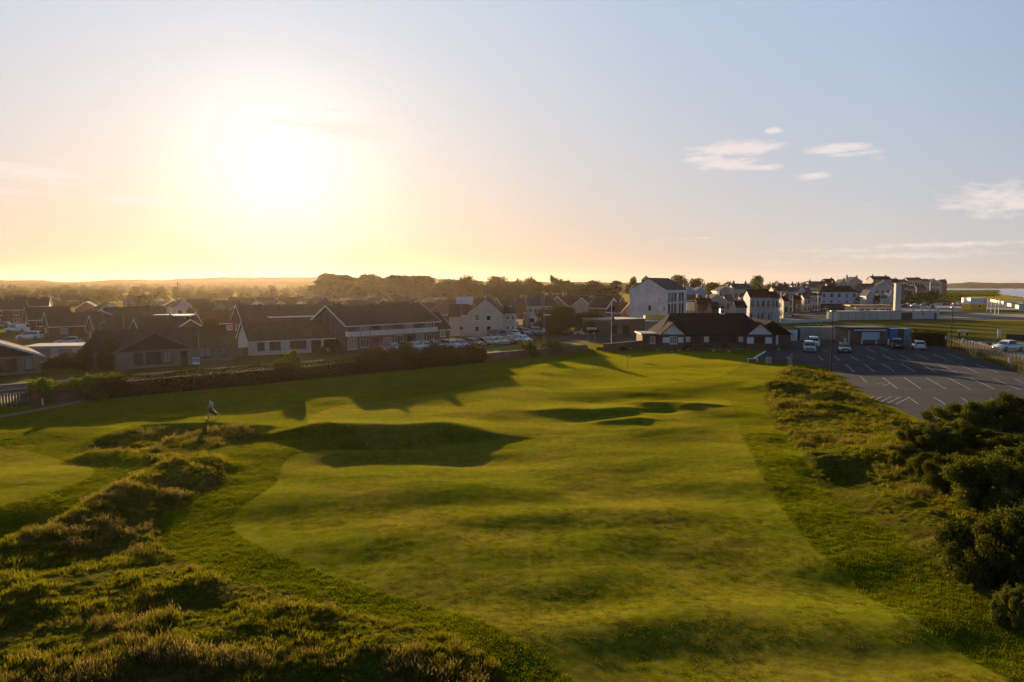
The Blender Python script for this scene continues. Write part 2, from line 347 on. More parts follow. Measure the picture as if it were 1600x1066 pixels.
rough_a = np.maximum(seg_sd(x1 + wx * 2, y1 + wy * 2, ROUGH_L), seg_sd(x1 + wx * 3, y1 + wy * 3, ROUGH_R))
tracks = np.full(x1.shape, 50.)
for pl in ([(845,690),(870,730),(905,770),(960,820),(1010,880),(1060,950),(1130,1066)], [(857,690),(884,730),(920,770),(975,820),(1030,880),(1085,950),(1160,1066)], [(880,700),(930,765),(990,830),(1060,900)],
           [(800,596),(835,612),(880,625)], [(1110,597),(1140,612)], [(580,765),(585,800),(600,850)], [(1140,735),(900,735)]):
    tracks = np.minimum(tracks, seg_sd(x1, y1, gpl(pl), closed=False))
t = NT('ground')
P = t.pos(); A = t.attr
near = lambda s, d=4, r=.6, v=P: t.noise(s, d, r, v)
edge = t.math('MULTIPLY', t.math('SUBTRACT', near(3.5, 3), .5), .35)
zone = lambda n, w=.05, e=.6: t.ramp(t.math('ADD', A(n), t.math('MULTIPLY', edge, e)), -w, w)
zf, zg, zr = zone('fair', .05, .3), zone('green', .12, .3), zone('rough', .12, 1.6)
n_big = t.ramp(near(.10, 3), .36, .66); n_mid = t.ramp(near(.45, 5, .65), .32, .68); n_fine = near(9, 5, .75); n_grit = near(38, 3, .8)
strk = t.noise(1.0, 5, .7, t.mapping(P, (5.5, .55, 1), (0, 0, R(-24))))        # mown lines
first = t.mix(n_mid, (.036, .060, .0015), (.062, .082, .0020)); first = t.mix(t.ramp(near(1.6,4,.7), .5, .85), first, (.080, .082, .004))
fw = t.mix(n_mid, (.060, .078, .002), (.092, .098, .003)); fw = t.mix(t.ramp(near(.16,6,.78), .42, .60), fw, (.140, .108, .014)); fw = t.mix(n_big, fw, (.064, .098, .002))
fw = t.mix(t.math('MULTIPLY', t.ramp(strk, .42, .75), .5), fw, (.115, .098, .010))
gr = t.mix(n_mid, (.100, .118, .002), (.118, .128, .003)); gr = t.mix(t.math('MULTIPLY', t.ramp(strk, .4, .7), .35), gr, (.120, .118, .008))
ro = t.mix(n_mid, (.022, .033, .003), (.044, .046, .006)); ro = t.mix(t.ramp(near(.8,5,.7), .5, .72), ro, (.075, .052, .018))
tn = t.mix(t.ramp(near(.05, 3), .4, .62), (.045, .045, .012), (.062, .053, .040)); tn = t.mix(t.ramp(near(.012, 4), .42, .6), tn, (.036, .038, .012))
c = t.mix(zf, first, fw); c = t.mix(zg, c, gr); c = t.mix(zr, c, ro)
tr = t.math('MULTIPLY', t.math('SUBTRACT', 1.0, t.ramp(A('tracks'), .03, .13)), t.math('MULTIPLY', .3, t.ramp(near(1.3, 3), .4, .65)))
c = t.mix(tr, c, (.13, .115, .03))
c = t.mix(t.ramp(A('beyond'), -.5, .8), c, tn)
c = t.mix(t.ramp(A('shore'), -6, 3), c, (.15, .125, .095))
c = t.mix(1.0, c, t.math('MULTIPLY_ADD', t.math('ADD', n_fine, t.math('MULTIPLY', n_grit, .8)), 1.65, -.32), 'MULTIPLY')
# dark and pale flecks: worn spots, daisies
strp = t.n('ShaderNodeTexWave', bands_direction='X', wave_profile='SIN'); strp.inputs['Scale'].default_value = .28; strp.inputs['Distortion'].default_value = .6; t.set(strp.inputs['Vector'], t.mapping(P, (1, 1, 1), (0, 0, R(-20))))
c = t.mix(t.math('MULTIPLY', zf, t.math('MULTIPLY', strp.outputs['Fac'], .32)), c, (.105, .105, .02))
mott = t.math('MULTIPLY_ADD', t.ramp(near(2.2, 5, .75), .3, .7), .55, .58); c = t.mix(1.0, c, mott, 'MULTIPLY')
fl = t.ramp(near(5.2, 2, .5), .70, .76); c = t.mix(t.math('MULTIPLY', fl, .45), c, (.14, .13, .07))
bs = t.math('ADD', t.math('ADD', t.math('MULTIPLY', near(14, 4, .7), .9), t.math('MULTIPLY', n_grit, .35)), t.math('MULTIPLY', near(1.5, 4, .6), 2.2))
rr_s = t.math('MULTIPLY_ADD', zr, .6, t.math('MULTIPLY_ADD', zf, -.18, .34))
nrm = t.bump(bs, rr_s, .05)
d = t.bsdf(c, 1.0, 0.0, 0, nrm)
pr = d.node
pr.inputs['Sheen Weight'].default_value = .07; pr.inputs['Sheen Roughness'].default_value = .45; t.set(pr.inputs['Sheen Tint'], (.85, .72, .03))
g_mat = t.done(d)
me = np_mesh('ground', V, Q, g_mat)
for nm, arr in (('fair', np.maximum(fair, lg)), ('green', green), ('rough', rough_a), ('tracks', tracks), ('beyond', np.maximum(off - .6, (y1 - 112))), ('shore', shore)):
    a = me.attributes.new(nm, 'FLOAT', 'POINT'); a.data.foreach_set('value', np.clip(arr, -60, 60).astype(np.float32))
ground = tag(link('ground', me), kind='structure')
def gz(x, y): return float(terrain(np.array([x]), np.array([y]))[0])
# sea
t = NT('sea_water'); o = t.pos()
w1 = t.noise(.12, 6, .65, t.mapping(o, (1, .5, 1))); 
m_sea = t.done(t.bsdf((.05, .085, .12), .22, .5, 0, t.bump(w1, .5, 2.0)))
me = MB().add([(60,-60,-3),(5900,-60,-3),(5900,2900,-3),(60,2900,-3)], [(0,1,2,3)], m_sea).mesh('sea'); tag(link('sea', me), kind='structure')
# air
t = NT('haze'); pv = t.n('ShaderNodeVolumePrincipled'); pv.inputs['Color'].default_value = (1.0, .82, .62, 1); pv.inputs['Density'].default_value = 0.00004; pv.inputs['Anisotropy'].default_value = .66
t.t.links.new(pv.outputs[0], t.out.inputs['Volume'])
me = MB().box(-15000, 15000, -80, 3150, -13, 54, t.m).mesh('haze'); tag(link('haze', me), kind='stuff')
# ---------------------------------------------------------------- vegetation
def leafmat(name, c1, c2, tr=.35, big=.4):
    t = NT(name); g = t.n('ShaderNodeNewGeometry'); r = g.outputs['Random Per Island']; oi = t.n('ShaderNodeObjectInfo')
    c = t.mix(r, c1, c2); n = t.noise(big, 3, .6, t.obj()); c = t.mix(1.0, c, t.math('MULTIPLY_ADD', n, 1.1, .45), 'MULTIPLY')
    c = t.mix(1.0, c, t.math('MULTIPLY_ADD', oi.outputs['Random'], .5, .75), 'MULTIPLY')
    d = t.n('ShaderNodeBsdfDiffuse'); t.set(d.inputs[0], c); tl = t.n('ShaderNodeBsdfTranslucent'); t.set(tl.inputs[0], t.mix(1.0, c, (1.35, 1.15, .5), 'MULTIPLY'))
    m = t.n('ShaderNodeMixShader'); m.inputs[0].default_value = tr; t.t.links.new(d.outputs[0], m.inputs[1]); t.t.links.new(tl.outputs[0], m.inputs[2])
    return t.done(m.outputs[0])
L_TREE = leafmat('tree_leaves', (.026, .038, .007), (.058, .070, .012)); L_DARK = leafmat('dark_leaves', (.022, .034, .008), (.046, .058, .014))
L_GORSE = leafmat('gorse_leaves', (.016, .030, .004), (.115, .130, .026), .30, 2.2); L_HEDGE = leafmat('hedge_leaves', (.020, .030, .004), (.058, .068, .010), .42, .6)
L_LIGHT = leafmat('shrub_leaves', (.060, .090, .010), (.100, .130, .018), .4)
BARK = mat('bark', (.075, .055, .04), .9, .1, var=.3)
GR_GREEN = leafmat('rough_grass_blades', (.040, .066, .003), (.145, .150, .010), .5, 1.3)
GR_DUN = leafmat('dry_grass_blades', (.080, .078, .014), (.17, .140, .040), .4, 1.3)
GR_SEED = leafmat('seed_heads', (.13, .100, .045), (.24, .19, .10), .25, 1.3)
GR_LAWN = leafmat('short_grass_blades', (.050, .080, .003), (.100, .120, .005), .4, .8)
def rq(centres, size, r, flat=0.0, up=None):
    """one small leaf quad at every centre"""
    n = len(centres); a = r.normal(size=(n, 3)); a[:, 2] *= (1 - flat)
    a /= np.linalg.norm(a, axis=1)[:, None] + 1e-9; b = r.normal(size=(n, 3)); b -= (a * b).sum(1)[:, None] * a; b /= np.linalg.norm(b, axis=1)[:, None] + 1e-9
    s = size * r.uniform(.6, 1.35, n)[:, None]
    V = np.stack([centres - a*s, centres - b*s*.55, centres + a*s, centres + b*s*.55], 1).reshape(-1, 3)
    return V, np.arange(4*n).reshape(n, 4)
def lobes_points(lobes, n, r, shell=.5):
    w = np.array([l[3]**2 for l in lobes]); w /= w.sum(); k = r.choice(len(lobes), n, p=w); L = np.array(lobes)[k]
    d = r.normal(size=(n, 3)); d /= np.linalg.norm(d, axis=1)[:, None]; q = r.uniform(0, 1, n) ** shell
    q *= 1 + .12 * np.sin(d[:, 0] * 9 + k) * np.cos(d[:, 2] * 7 + k * 2)
    return L[:, :3] + d * (L[:, 3] * q)[:, None] * np.array([1, 1, L.shape[1] > 4 and 1 or .85])
def crown_mesh(name, seed, n, leaf, mat_, kind='round'):
    r = np.random.default_rng(seed); lobes = []
    if kind == 'round':
        for i in range(16):
            a = r.uniform(0, 6.28); q = r.uniform(.12, .62); z = r.uniform(.27, .86); q *= (1 - abs(z - .5) * 1.0)
            lobes.append((q*math.cos(a), q*math.sin(a), z, r.uniform(.15, .27)))
    elif kind == 'tall':
        for i in range(20):
            a = r.uniform(0, 6.28); z = r.uniform(.16, .93); q = r.uniform(.0, .22) * (1.1 - z * .7); lobes.append((q*math.cos(a), q*math.sin(a), z, r.uniform(.09, .17)))
    elif kind == 'sparse':
        for i in range(15):
            a = r.uniform(0, 6.28); q = r.uniform(.1, .5); z = r.uniform(.35, .93); lobes.append((q*math.cos(a), q*math.sin(a), z, r.uniform(.08, .14)))
    elif kind == 'bush':
        for i in range(46):
            a = r.uniform(0, 6.28); q = .82 * math.sqrt(r.uniform(.0, 1)); z = r.uniform(.25, .86) * math.sqrt(max(.05, 1 - (q*.95)**2)); lobes.append((q*math.cos(a), q*math.sin(a), z, r.uniform(.09, .21)))
        for i in range(12):
            a = r.uniform(0, 6.28); q = r.uniform(.3, .8); lobes.append((q*math.cos(a), q*math.sin(a), .12, .22))
    P = lobes_points(lobes, n, r, .33 if kind == 'bush' else .45); P[:, 2] = np.maximum(P[:, 2], .0)
    if kind == 'bush':
        k = r.uniform(0, 1, n) < .16; c0 = np.round(P[k] * 9) / 9; P[k] = P[k] + (c0 - np.array([0, 0, .1])) * (.05 + .13 * _h((c0[:, 0]*90).astype(int), (c0[:, 1]*90 + c0[:, 2]*700).astype(int), 3))[:, None] * r.uniform(0, 1, int(k.sum()))[:, None]
    V, Q = rq(P, leaf, r); return np_mesh(name, V, Q, mat_, False)
def trunk_mesh(seed, kind='round'):
    r = random.Random(seed); m = MB(); m.cyl((0,0,-.03), (.01,0,.45), .035, .022, BARK, 7)
    for i in range(6):
        a = i * 1.05 + r.random(); z = .22 + .05*i; q = .35 if kind != 'tall' else .12
        m.cyl((0,0,z), (q*math.cos(a), q*math.sin(a), z+.28), .015, .004, BARK, 5)
    if kind == 'tall': m.cyl((.01,0,.45), (0,0,.92), .022, .004, BARK, 5)
    return m.mesh('trunk')
CROWNS = {}; TRUNKS = {k: trunk_mesh(3, k) for k in ('round', 'tall', 'sparse', 'bush')}
def crown(kind, v, n, leaf, mat_):
    key = (kind, v, n, leaf, mat_.name)
    if key not in CROWNS: CROWNS[key] = crown_mesh('crown', 100 + v * 17 + len(kind), n, leaf, mat_, kind)
    return CROWNS[key]
def tree(px, Y, top_py, wpx, label, kind='round', group=None, mat_=None, n=2600, leaf=.038, v=None, name=None, cat='tree', z0=None):
    x = XatY(px, Y); h = max(1.2, ZatY(top_py, Y)); w = wpx / F * Y
    v = random.randrange(4) if v is None else v; mat_ = mat_ or L_TREE
    o = thing(name or {'tall': 'poplar_tree', 'bush': 'bush'}.get(kind, 'tree'), label, cat, (x, Y, gz(x, Y) if z0 is None else z0), random.uniform(0, 6.28), group)
    wid = {'round': 1.25, 'tall': .60, 'sparse': 1.1, 'bush': 1.75}[kind]; hh = h / {'bush': .95}.get(kind, 1.03)
    o.scale = (w / wid, w / wid, hh)
    link('trunk', TRUNKS[kind], o); link('crown', crown(kind, v, n, leaf, mat_), o)
    return o
# ---- rough grass: tufts standing on the rough, instanced on points
def tuft(name, seed, n, hgt, spread, wd, mats, seeds=0, lean=.35):
    r = random.Random(seed); m = MB()
    for i in range(n):
        a = r.uniform(0, 6.28); q = r.uniform(0, spread) ; x, y = q*math.cos(a), q*math.sin(a); h = hgt * r.uniform(.55, 1.15)
        b = r.uniform(0, 6.28); lx, ly = lean*h*math.cos(b) + .18*h, lean*h*math.sin(b) - .1*h; c = r.uniform(0, 3.14); dx, dy = wd*math.cos(c), wd*math.sin(c)
        m.add([(x-dx,y-dy,-.03),(x+dx,y+dy,-.03),(x+lx*.35+dx*.8,y+ly*.35+dy*.8,h*.6),(x+lx*.35-dx*.8,y+ly*.35-dy*.8,h*.6),(x+lx,y+ly,h)], [(0,1,2,3),(3,2,4)], r.choice(mats))
        if i < seeds:
            s = .008 + wd*.6; m.add([(x+lx,y+ly,h-.05),(x+lx+s,y+ly+s*.5,h+.02),(x+lx*1.15,y+ly*1.15,h+.08),(x+lx-s,y+ly-s*.4,h+.02)], [(0,1,2,3)], GR_SEED)
    return m.mesh(name)
tcol = bpy.data.collections.new('grass_tufts')
def tcol_add(me): o = bpy.data.objects.new(me.name, me); tcol.objects.link(o)
tcol_add(tuft('a_clump', 1, 26, .26, .20, .011, [GR_GREEN])); tcol_add(tuft('b_clump', 2, 26, .34, .24, .011, [GR_GREEN, GR_GREEN, GR_DUN]))
tcol_add(tuft('c_dry', 3, 26, .38, .22, .009, [GR_DUN, GR_DUN, GR_GREEN], 8)); tcol_add(tuft('d_seed', 4, 34, .42, .28, .007, [GR_DUN, GR_GREEN, GR_GREEN], 14, .3))
tcol_add(tuft('e_short', 5, 16, .055, .16, .008, [GR_LAWN], 0, .6)); tcol_add(tuft('f_low', 6, 34, .15, .26, .012, [GR_GREEN], 0, .9))
GR_FAIR = leafmat('fairway_blades', (.064, .080, .003), (.130, .128, .010), .35, .8)
tcol_add(tuft('g_mown', 7, 14, .026, .20, .007, [GR_FAIR], 0, .6))
def gn_scatter(name, pts, rot, scl, kind):
    me = bpy.data.meshes.new(name); me.vertices.add(len(pts)); me.vertices.foreach_set('co', pts.astype(np.float32).ravel())
    for nm, arr, ty in (('rotz', rot, 'FLOAT'), ('scl', scl, 'FLOAT'), ('kindi', kind, 'INT')):
        a = me.attributes.new(nm, ty, 'POINT'); a.data.foreach_set('value', arr.astype(np.float32 if ty == 'FLOAT' else np.int32))
    o = link(name, me); g = bpy.data.node_groups.new(name, 'GeometryNodeTree')
    g.interface.new_socket('Geometry', in_out='INPUT', socket_type='NodeSocketGeometry'); g.interface.new_socket('Geometry', in_out='OUTPUT', socket_type='NodeSocketGeometry')
    N = g.nodes; i = N.new('NodeGroupInput'); ou = N.new('NodeGroupOutput'); ip = N.new('GeometryNodeInstanceOnPoints'); ci = N.new('GeometryNodeCollectionInfo')
    ci.inputs['Collection'].default_value = tcol; ci.inputs['Separate Children'].default_value = True; ci.inputs['Reset Children'].default_value = True
    def at(n, dt): a = N.new('GeometryNodeInputNamedAttribute'); a.data_type = dt; a.inputs[0].default_value = n; return a.outputs[0]
    cx = N.new('ShaderNodeCombineXYZ'); L = g.links; L.new(at('rotz', 'FLOAT'), cx.inputs[2])
    L.new(i.outputs[0], ip.inputs['Points']); L.new(ci.outputs[0], ip.inputs['Instance']); ip.inputs['Pick Instance'].default_value = True
    L.new(at('kindi', 'INT'), ip.inputs['Instance Index']); L.new(cx.outputs[0], ip.inputs['Rotation']); L.new(at('scl', 'FLOAT'), ip.inputs['Scale']); L.new(ip.outputs[0], ou.inputs[0])
    md = o.modifiers.new('scatter', 'NODES'); md.node_group = g
    return tag(o, kind='stuff')
def cand(n, ymin, ymax, tmax=.82):
    yy = np.sqrt(rng.uniform(ymin**2, ymax**2, n)); xx = rng.uniform(-tmax, tmax, n) * yy; return xx, yy
def area(ymin, ymax, tmax=.82): return tmax * (ymax**2 - ymin**2)
PX, PY, KD, SC = [], [], [], []
for ymin, ymax, dens in ((15, 24, 34), (24, 34, 26), (34, 48, 15), (48, 62, 8), (62, 92, 3)):
    xx, yy = cand(int(area(ymin, ymax) * dens), ymin, ymax)
    wx, wy = warp(xx, yy); L_ = seg_sd(xx + wx*2, yy + wy*2, ROUGH_L); R_ = seg_sd(xx + wx*3, yy + wy*3, ROUGH_R); s = np.maximum(L_, R_)
    right = R_ > L_
    cpd = seg_sd(xx, yy, CARPARK); k = (s > .02) & (cpd < -.25)
    # the right-hand rough is only half grown beside the mown strip
    semi = right & (yy < 44) & (R_ < 3.2); k &= ~semi | (rng.uniform(0, 1, len(xx)) < .45)
    xx, yy, s, semi, right = xx[k], yy[k], s[k], semi[k], right[k]
    pale = fbm(xx / 4.2, yy / 1.1, 61, 4, .6); grow = fbm(xx / 1.4, yy / 1.1, 71, 3); u = rng.uniform(0, 1, len(xx))
    edge_ = (s < .5) & ~right
    kd = np.where(pale > .30, np.where(u < .5, 3, 2), np.where(pale > .10, np.where(u < .3, 2, 1), np.where(u < .5, 5, np.where(u < .85, 0, 1))))
    kd = np.where(edge_ & (u < .3), 2, kd); kd = np.where(semi, np.where(u < .5, 5, 0), kd)
    sc_ = (.52 + .8 * np.clip(grow, -.5, .6)) * rng.uniform(.75, 1.25, len(xx)) * np.where(semi, .55, 1) * (1 + np.clip((yy - 45) / 80, 0, .4)) * np.where(s < .3, .7, 1)
    PX.append(xx); PY.append(yy); KD.append(kd); SC.append(sc_)
xx, yy, kd, scl = map(np.concatenate, (PX, PY, KD, SC)); zz = terrain(xx, yy)
gn_scatter('rough_grass', np.stack([xx, yy, zz], 1), rng.uniform(-.9, .9, len(xx)) + np.where(rng.uniform(0,1,len(xx)) < .2, 2, 0), scl, kd)
PX, PY, KD, SC = [], [], [], []
for ymin, ymax, dens in ((15, 24, 60), (24, 36, 36), (36, 50, 14)):
    xx, yy = cand(int(area(ymin, ymax) * dens), ymin, ymax); s = np.maximum(seg_sd(xx, yy, ROUGH_L), seg_sd(xx, yy, ROUGH_R)); f = seg_sd(xx, yy, FAIR); f = np.maximum(f, seg_sd(xx, yy, LGREEN))
    k = (s < .1) & (f < -.05); xx, yy = xx[k], yy[k]; PX.append(xx); PY.append(yy); KD.append(np.full(len(xx), 4)); SC.append(rng.uniform(.6, 1.5, len(xx)))
xx, yy, kd, scl = map(np.concatenate, (PX, PY, KD, SC))
gn_scatter('first_cut_grass', np.stack([xx, yy, terrain(xx, yy)], 1), rng.uniform(0, 6.28, len(xx)), scl, kd)
PX, PY, KD, SC = [], [], [], []
for ymin, ymax, dens in ((15, 24, 26), (24, 33, 14)):
    xx, yy = cand(int(area(ymin, ymax) * dens), ymin, ymax); f = np.maximum(seg_sd(xx, yy, FAIR), seg_sd(xx, yy, LGREEN)); k = (f > .03) & (fbm(xx/1.7, yy/1.3, 91, 3) > -.12); xx, yy = xx[k], yy[k]
    PX.append(xx); PY.append(yy); KD.append(np.full(len(xx), 6)); SC.append(rng.uniform(.7, 1.4, len(xx)))
xx, yy, kd, scl = map(np.concatenate, (PX, PY, KD, SC))
gn_scatter('fairway_grass', np.stack([xx, yy, terrain(xx, yy)], 1), rng.uniform(0, 6.28, len(xx)), scl, kd)
# ---- gorse thicket by the car park
G = [(1526,672,624,96,'gorse bush at the top of the thicket nearest the parking bays'),(1605,674,620,92,'gorse bush rising against the right edge beside the car park'),(1464,722,660,80,'gorse bush at the left tip of the thicket'),
     (1536,712,664,72,'gorse bush squeezed between the top bush and the broad middle one'),(1606,728,682,80,'gorse bush at the right edge under the highest one'),(1482,772,706,66,'gorse bush facing the long grass below the left tip'),(1545,770,715,90,'gorse bush hidden deep in the middle of the thicket'),
     (1572,808,716,116,'broad gorse bush halfway down the thicket'),(1660,800,690,120,'gorse bush out at the right edge behind the broad one'),(1572,905,800,124,'large gorse bush nearest the mown strip at the foot of the thicket'),(1665,905,790,140,'gorse bush cut by the right edge at the foot of the thicket'),
     (1406,733,711,22,'small round gorse seedling out in the grass left of the thicket'),(1500,705,655,60,'low gorse bush filling the gap behind the left tip'),(1600,960,900,60,'small gorse seedling below the large one at the foot'),(1445,745,722,34,'low gorse sprig in the grass below the left tip')]
for i, (px, by, ty, w, lb) in enumerate(G):
    x, y = gp(px, by, .5); z = gz(x, y); wm = w * 1.12 / F * math.hypot(y, 3); hm = max(.8, ZatY(ty, y + wm*.15) - z)
    o = thing('gorse_bush', lb, 'bush', (x, y + wm * .3, z), random.uniform(0, 6.28), 'gorse bushes beside the car park'); o.scale = (wm/1.75, wm/1.75, min(hm, wm * .95)/.95)
    link('trunk', TRUNKS['bush'], o); link('crown', crown('bush', i % 3, 52000, .020, L_GORSE), o)

def hedge(a, b, h, w, label, seed=1, dens=230, leaf=.085, mat_=L_HEDGE, name='hedge', wob=.12, group=None):
    L = math.dist(a, b); an = math.atan2(b[1]-a[1], b[0]-a[0]); r = np.random.default_rng(seed)
    o = thing(name, label, 'hedge', (a[0], a[1], 0), an, group); n = int(L * (2*h + w) * dens)
    u = r.uniform(0, L, n); s = r.uniform(0, 2*h + w, n)
    yy = np.where(s < h, -w/2, np.where(s < h + w, s - h - w/2, w/2)); zz = np.where(s < h, s, np.where(s < h + w, h, 2*h + w - s))
    bul = wob * (1 + fbm(u / 2.2, zz / 1.3, seed, 3)) + .05*r.normal(size=n); sh = fbm(u / 3.1, u * 0, seed + 5, 3) * wob * 3
    side = np.where(s < h, -1, np.where(s < h + w, 0, 1)); yy = yy + side * bul; zz = zz * (1 + 0 * sh) + np.where(side == 0, bul + sh, sh * zz / h)
    V, Q = rq(np.stack([u, yy, np.maximum(zz, .02)], 1), leaf, r); link('leaves', np_mesh('leaves', V, Q, mat_, False), o)
    m = MB(); m.box(.1, L-.1, -w/2+.12, w/2-.12, 0, h-.25, mat('hedge_core', (.03,.026,.014), .95, .05)); m.build('dark_core', o)  # solid dark core added inside the leaves to stop them being see-through
    return o
def onhedge(px, off=0.0):
    # point of the boundary line seen at column px
    a, b = np.array(HEDGE0), np.array(HEDGE1); t = px - 800
    k = t / F; # X = k * depth
    # solve along the line
    lo, hi = -.6, 1.4
    for _ in range(40):
        mid = (lo + hi) / 2; p = a + (b - a) * mid
        if p[0] / (p[1] * CP + H * SP) < k: lo = mid
        else: hi = mid
    p = a + (b - a) * lo; return (p[0] - hd[1] * off, p[1] + hd[0] * off)
hedge(onhedge(150, .7), onhedge(455, .7), 1.75, 1.3, 'long clipped hedge beside the bungalows at the left edge of the course', 3)
hedge(onhedge(454, .7), onhedge(758, .7), 1.7, 1.3, 'clipped hedge between the red board and the white bungalow', 4)
for px, by, ty, w, lb in ((75,610,590,54,'round shrub spilling over the brick wall next to the timber gate'),(135,606,585,80,'broad shrub where the brick wall meets the long hedge'),(180,603,583,50,'pale shrub standing above the left end of the hedge'),
                          (462,575,547,44,'rounded shrub standing up out of the hedge before the white bungalow'),(700,560,538,70,'shrub behind the hedge left of the tall street lamp'),(640,560,539,70,'shrub behind the hedge above the red board'),(595,562,543,46,'shrub hiding the noses of the red and blue cars'),
                          (835,548,534,34,'bright shrub behind the brick boundary wall, left of a pair'),(872,545,530,38,'bright shrub behind the brick boundary wall, right of a pair'),(745,556,541,60,'low shrub at the right end of the hedge')):
    x, y = onhedge(px, 1.6); hm = max(1.4, ZatY(ty, y)); wm = w / F * y
    o = thing('shrub', lb, 'bush', (x, y, 0), px, 'shrubs along the boundary'); o.scale = (wm/1.7, wm/1.7*.8, hm/.9)
    link('trunk', TRUNKS['bush'], o); link('crown', crown('bush', px % 3, 7000, .05, L_LIGHT if px in (75, 135, 462, 835, 872, 180) else L_TREE), o)
# ---- trees
for i, (px, ty, w) in enumerate(((503,432,26),(516,427,28),(530,426,26),(543,424,28),(556,429,26),(569,427,26),(582,427,27),(594,430,26),(607,428,27),(620,428,27),(633,426,26),(645,431,26),(657,427,26),(668,432,20))):
    tree(px, 430 + (i % 3) * 12, ty - 2 + (i * 7 % 5) * 1.6, w * 1.7, 'tall windbreak tree under the low sun, %s from the left' % ['first','second','third','fourth','fifth','sixth','seventh','eighth','ninth','tenth','eleventh','twelfth','thirteenth','last'][i], 'tall', 'tall trees of the windbreak', L_TREE, 4200, .046)
mid_trees = [(655,446,40,392,'low dark tree in front of the windbreak right end'),(690,446,46,385,'low dark tree in front of the highest round crown'),(720,444,46,385,'low wide dark tree under the highest round crown'),(755,444,46,388,'low wide dark tree left of the gap in the dark wood'),(785,446,44,385,'low dark tree in front of the last high crown'),(825,446,44,388,'low tree filling the gap left of the terrace chimneys'),(858,446,40,380,'low tree under the thin airy tree'),(890,447,44,378,'low tree in front of the house with chimneys'),(920,446,44,375,'low tree left of the wide tree above the brick houses'),(950,446,40,365,'low tree right of the wide tree above the brick houses'),(640,452,36,400,'tree at the foot of the windbreak, lowest of the round wood'),(668,443,44,395,'round tree just right of the tall windbreak'),(702,437,48,400,'round tree left of the highest crown in the dark wood'),(735,431,50,400,'highest round crown in the dark wood'),(768,433,46,405,'broad crown just right of the highest in the dark wood'),
    (795,441,36,395,'lower crown between two high ones in the dark wood'),(812,434,38,400,'last high crown before the gap left of the terrace chimneys'),(845,442,40,390,'round tree behind the brick terrace roof'),(868,431,26,380,'thin airy tree left of the house with chimneys'),(905,441,40,395,'round tree right of the house with chimneys'),
    (935,440,44,380,'wide tree above the brick houses with pale gables'),(965,441,40,370,'dark tree left of the airy tree by the white hall'),(992,430,34,330,'airy tall tree rising behind the white three storey house'),(1012,434,30,335,'second airy tree behind the white three storey house'),
    (1065,431,44,360,'tree above the ridge right of the white three storey house'),(1092,436,34,365,'tree above the light blue gables'),(1120,443,40,380,'low tree behind the town roofs before the round tree'),(1148,441,40,400,'low dark tree left of the round tree on the skyline'),(1178,432,32,390,'round tree standing alone on the town skyline'),
    (1205,441,30,420,'low tree right of the round skyline tree'),(1235,443,34,450,'skyline tree above the high street roofs, left one'),(1258,442,26,470,'skyline tree above the high street roofs, right one'),
    (230,456,36,300,'large dark tree standing alone among the bungalow roofs'),(130,462,34,290,'tree left of the lone large dark tree'),(90,466,30,280,'spreading tree behind the white gabled houses at left'),(300,478,32,190,'small tree right of the flat roofed dormer'),(333,496,36,135,'sunlit tree behind the ridge of the long bungalow'),
    (15,487,26,210,'small tree in a garden at the far left'),(45,465,30,330,'tree among roofs near the left edge'),(640,474,30,240,'small pale tree in front of the estate roofs'),(1155,486,22,182,'dark tree in front of the corner pub, left of its bays'),(1216,470,18,230,'dark tree between the corner pub and the high street'),(1352,476,24,255,'small tree left of the boathouse by the hotel'),(1376,482,22,248,'dark shrubby tree at the foot of the white gabled villa'),(1421,456,26,420,'dark tree below the seafront terrace, left of three'),(1440,457,30,430,'dark tree below the seafront terrace, middle of three'),(1458,455,26,450,'dark tree below the seafront terrace, right of three'),(1100,466,20,215,'dark tree between the light blue gables and the pavilion'),(255,470,24,320,'small tree just right of the lone large tree'),(165,460,36,380,'tree in the belt above the white gable')]
for px, ty, w, Y_, lb in mid_trees:
    tree(px, Y_, ty - (2.5 if px > 600 and Y_ > 330 else 0), w * (1.35 if px > 600 and Y_ > 330 else 1.15), lb, 'sparse' if 'airy' in lb else 'round', None, L_DARK if px > 600 else L_TREE, 3600 if 'airy' not in lb else 1800, .034)
for px, Y_, ty, w, lb in ((858,158,484,46,'left tree of the dark clump behind the flagpole'),(885,162,475,50,'tallest tree of the dark clump behind the flagpole'),(912,158,483,46,'middle right tree of the dark clump behind the flagpole'),(936,160,487,42,'right tree of the dark clump behind the flagpole'),(872,152,495,48,'low front tree of the clump, above the parked white car'),(918,150,500,46,'low front right tree of the clump, above the arrow sign')):
    tree(px, Y_, ty, w * 1.2, lb, 'round', 'trees of the clump behind the flagpole', L_DARK if Y_ < 160 else L_TREE, 7000, .03)
for px, Y_, ty, w, lb in ((157,88.5,527,50,'big round bush between the flat garage and the gabled bungalow'),(120,92,548,40,'low garden bush in front of the flat roofed garage'),(145,91,552,44,'low spreading bush beside the garden path'),(90,90,556,34,'garden bush by the left garage door'),
                          (528,112,528,22,'small dark shrub at the corner of the white bungalow'),(503,107,541,14,'clipped ball shrub under the white bungalow window'),(1272,140,502,24,'dark bush behind the white containers')):
    tree(px, Y_, ty, w * 1.15, lb, 'bush', None, L_TREE, 9000, .04, name='bush', cat='bush')
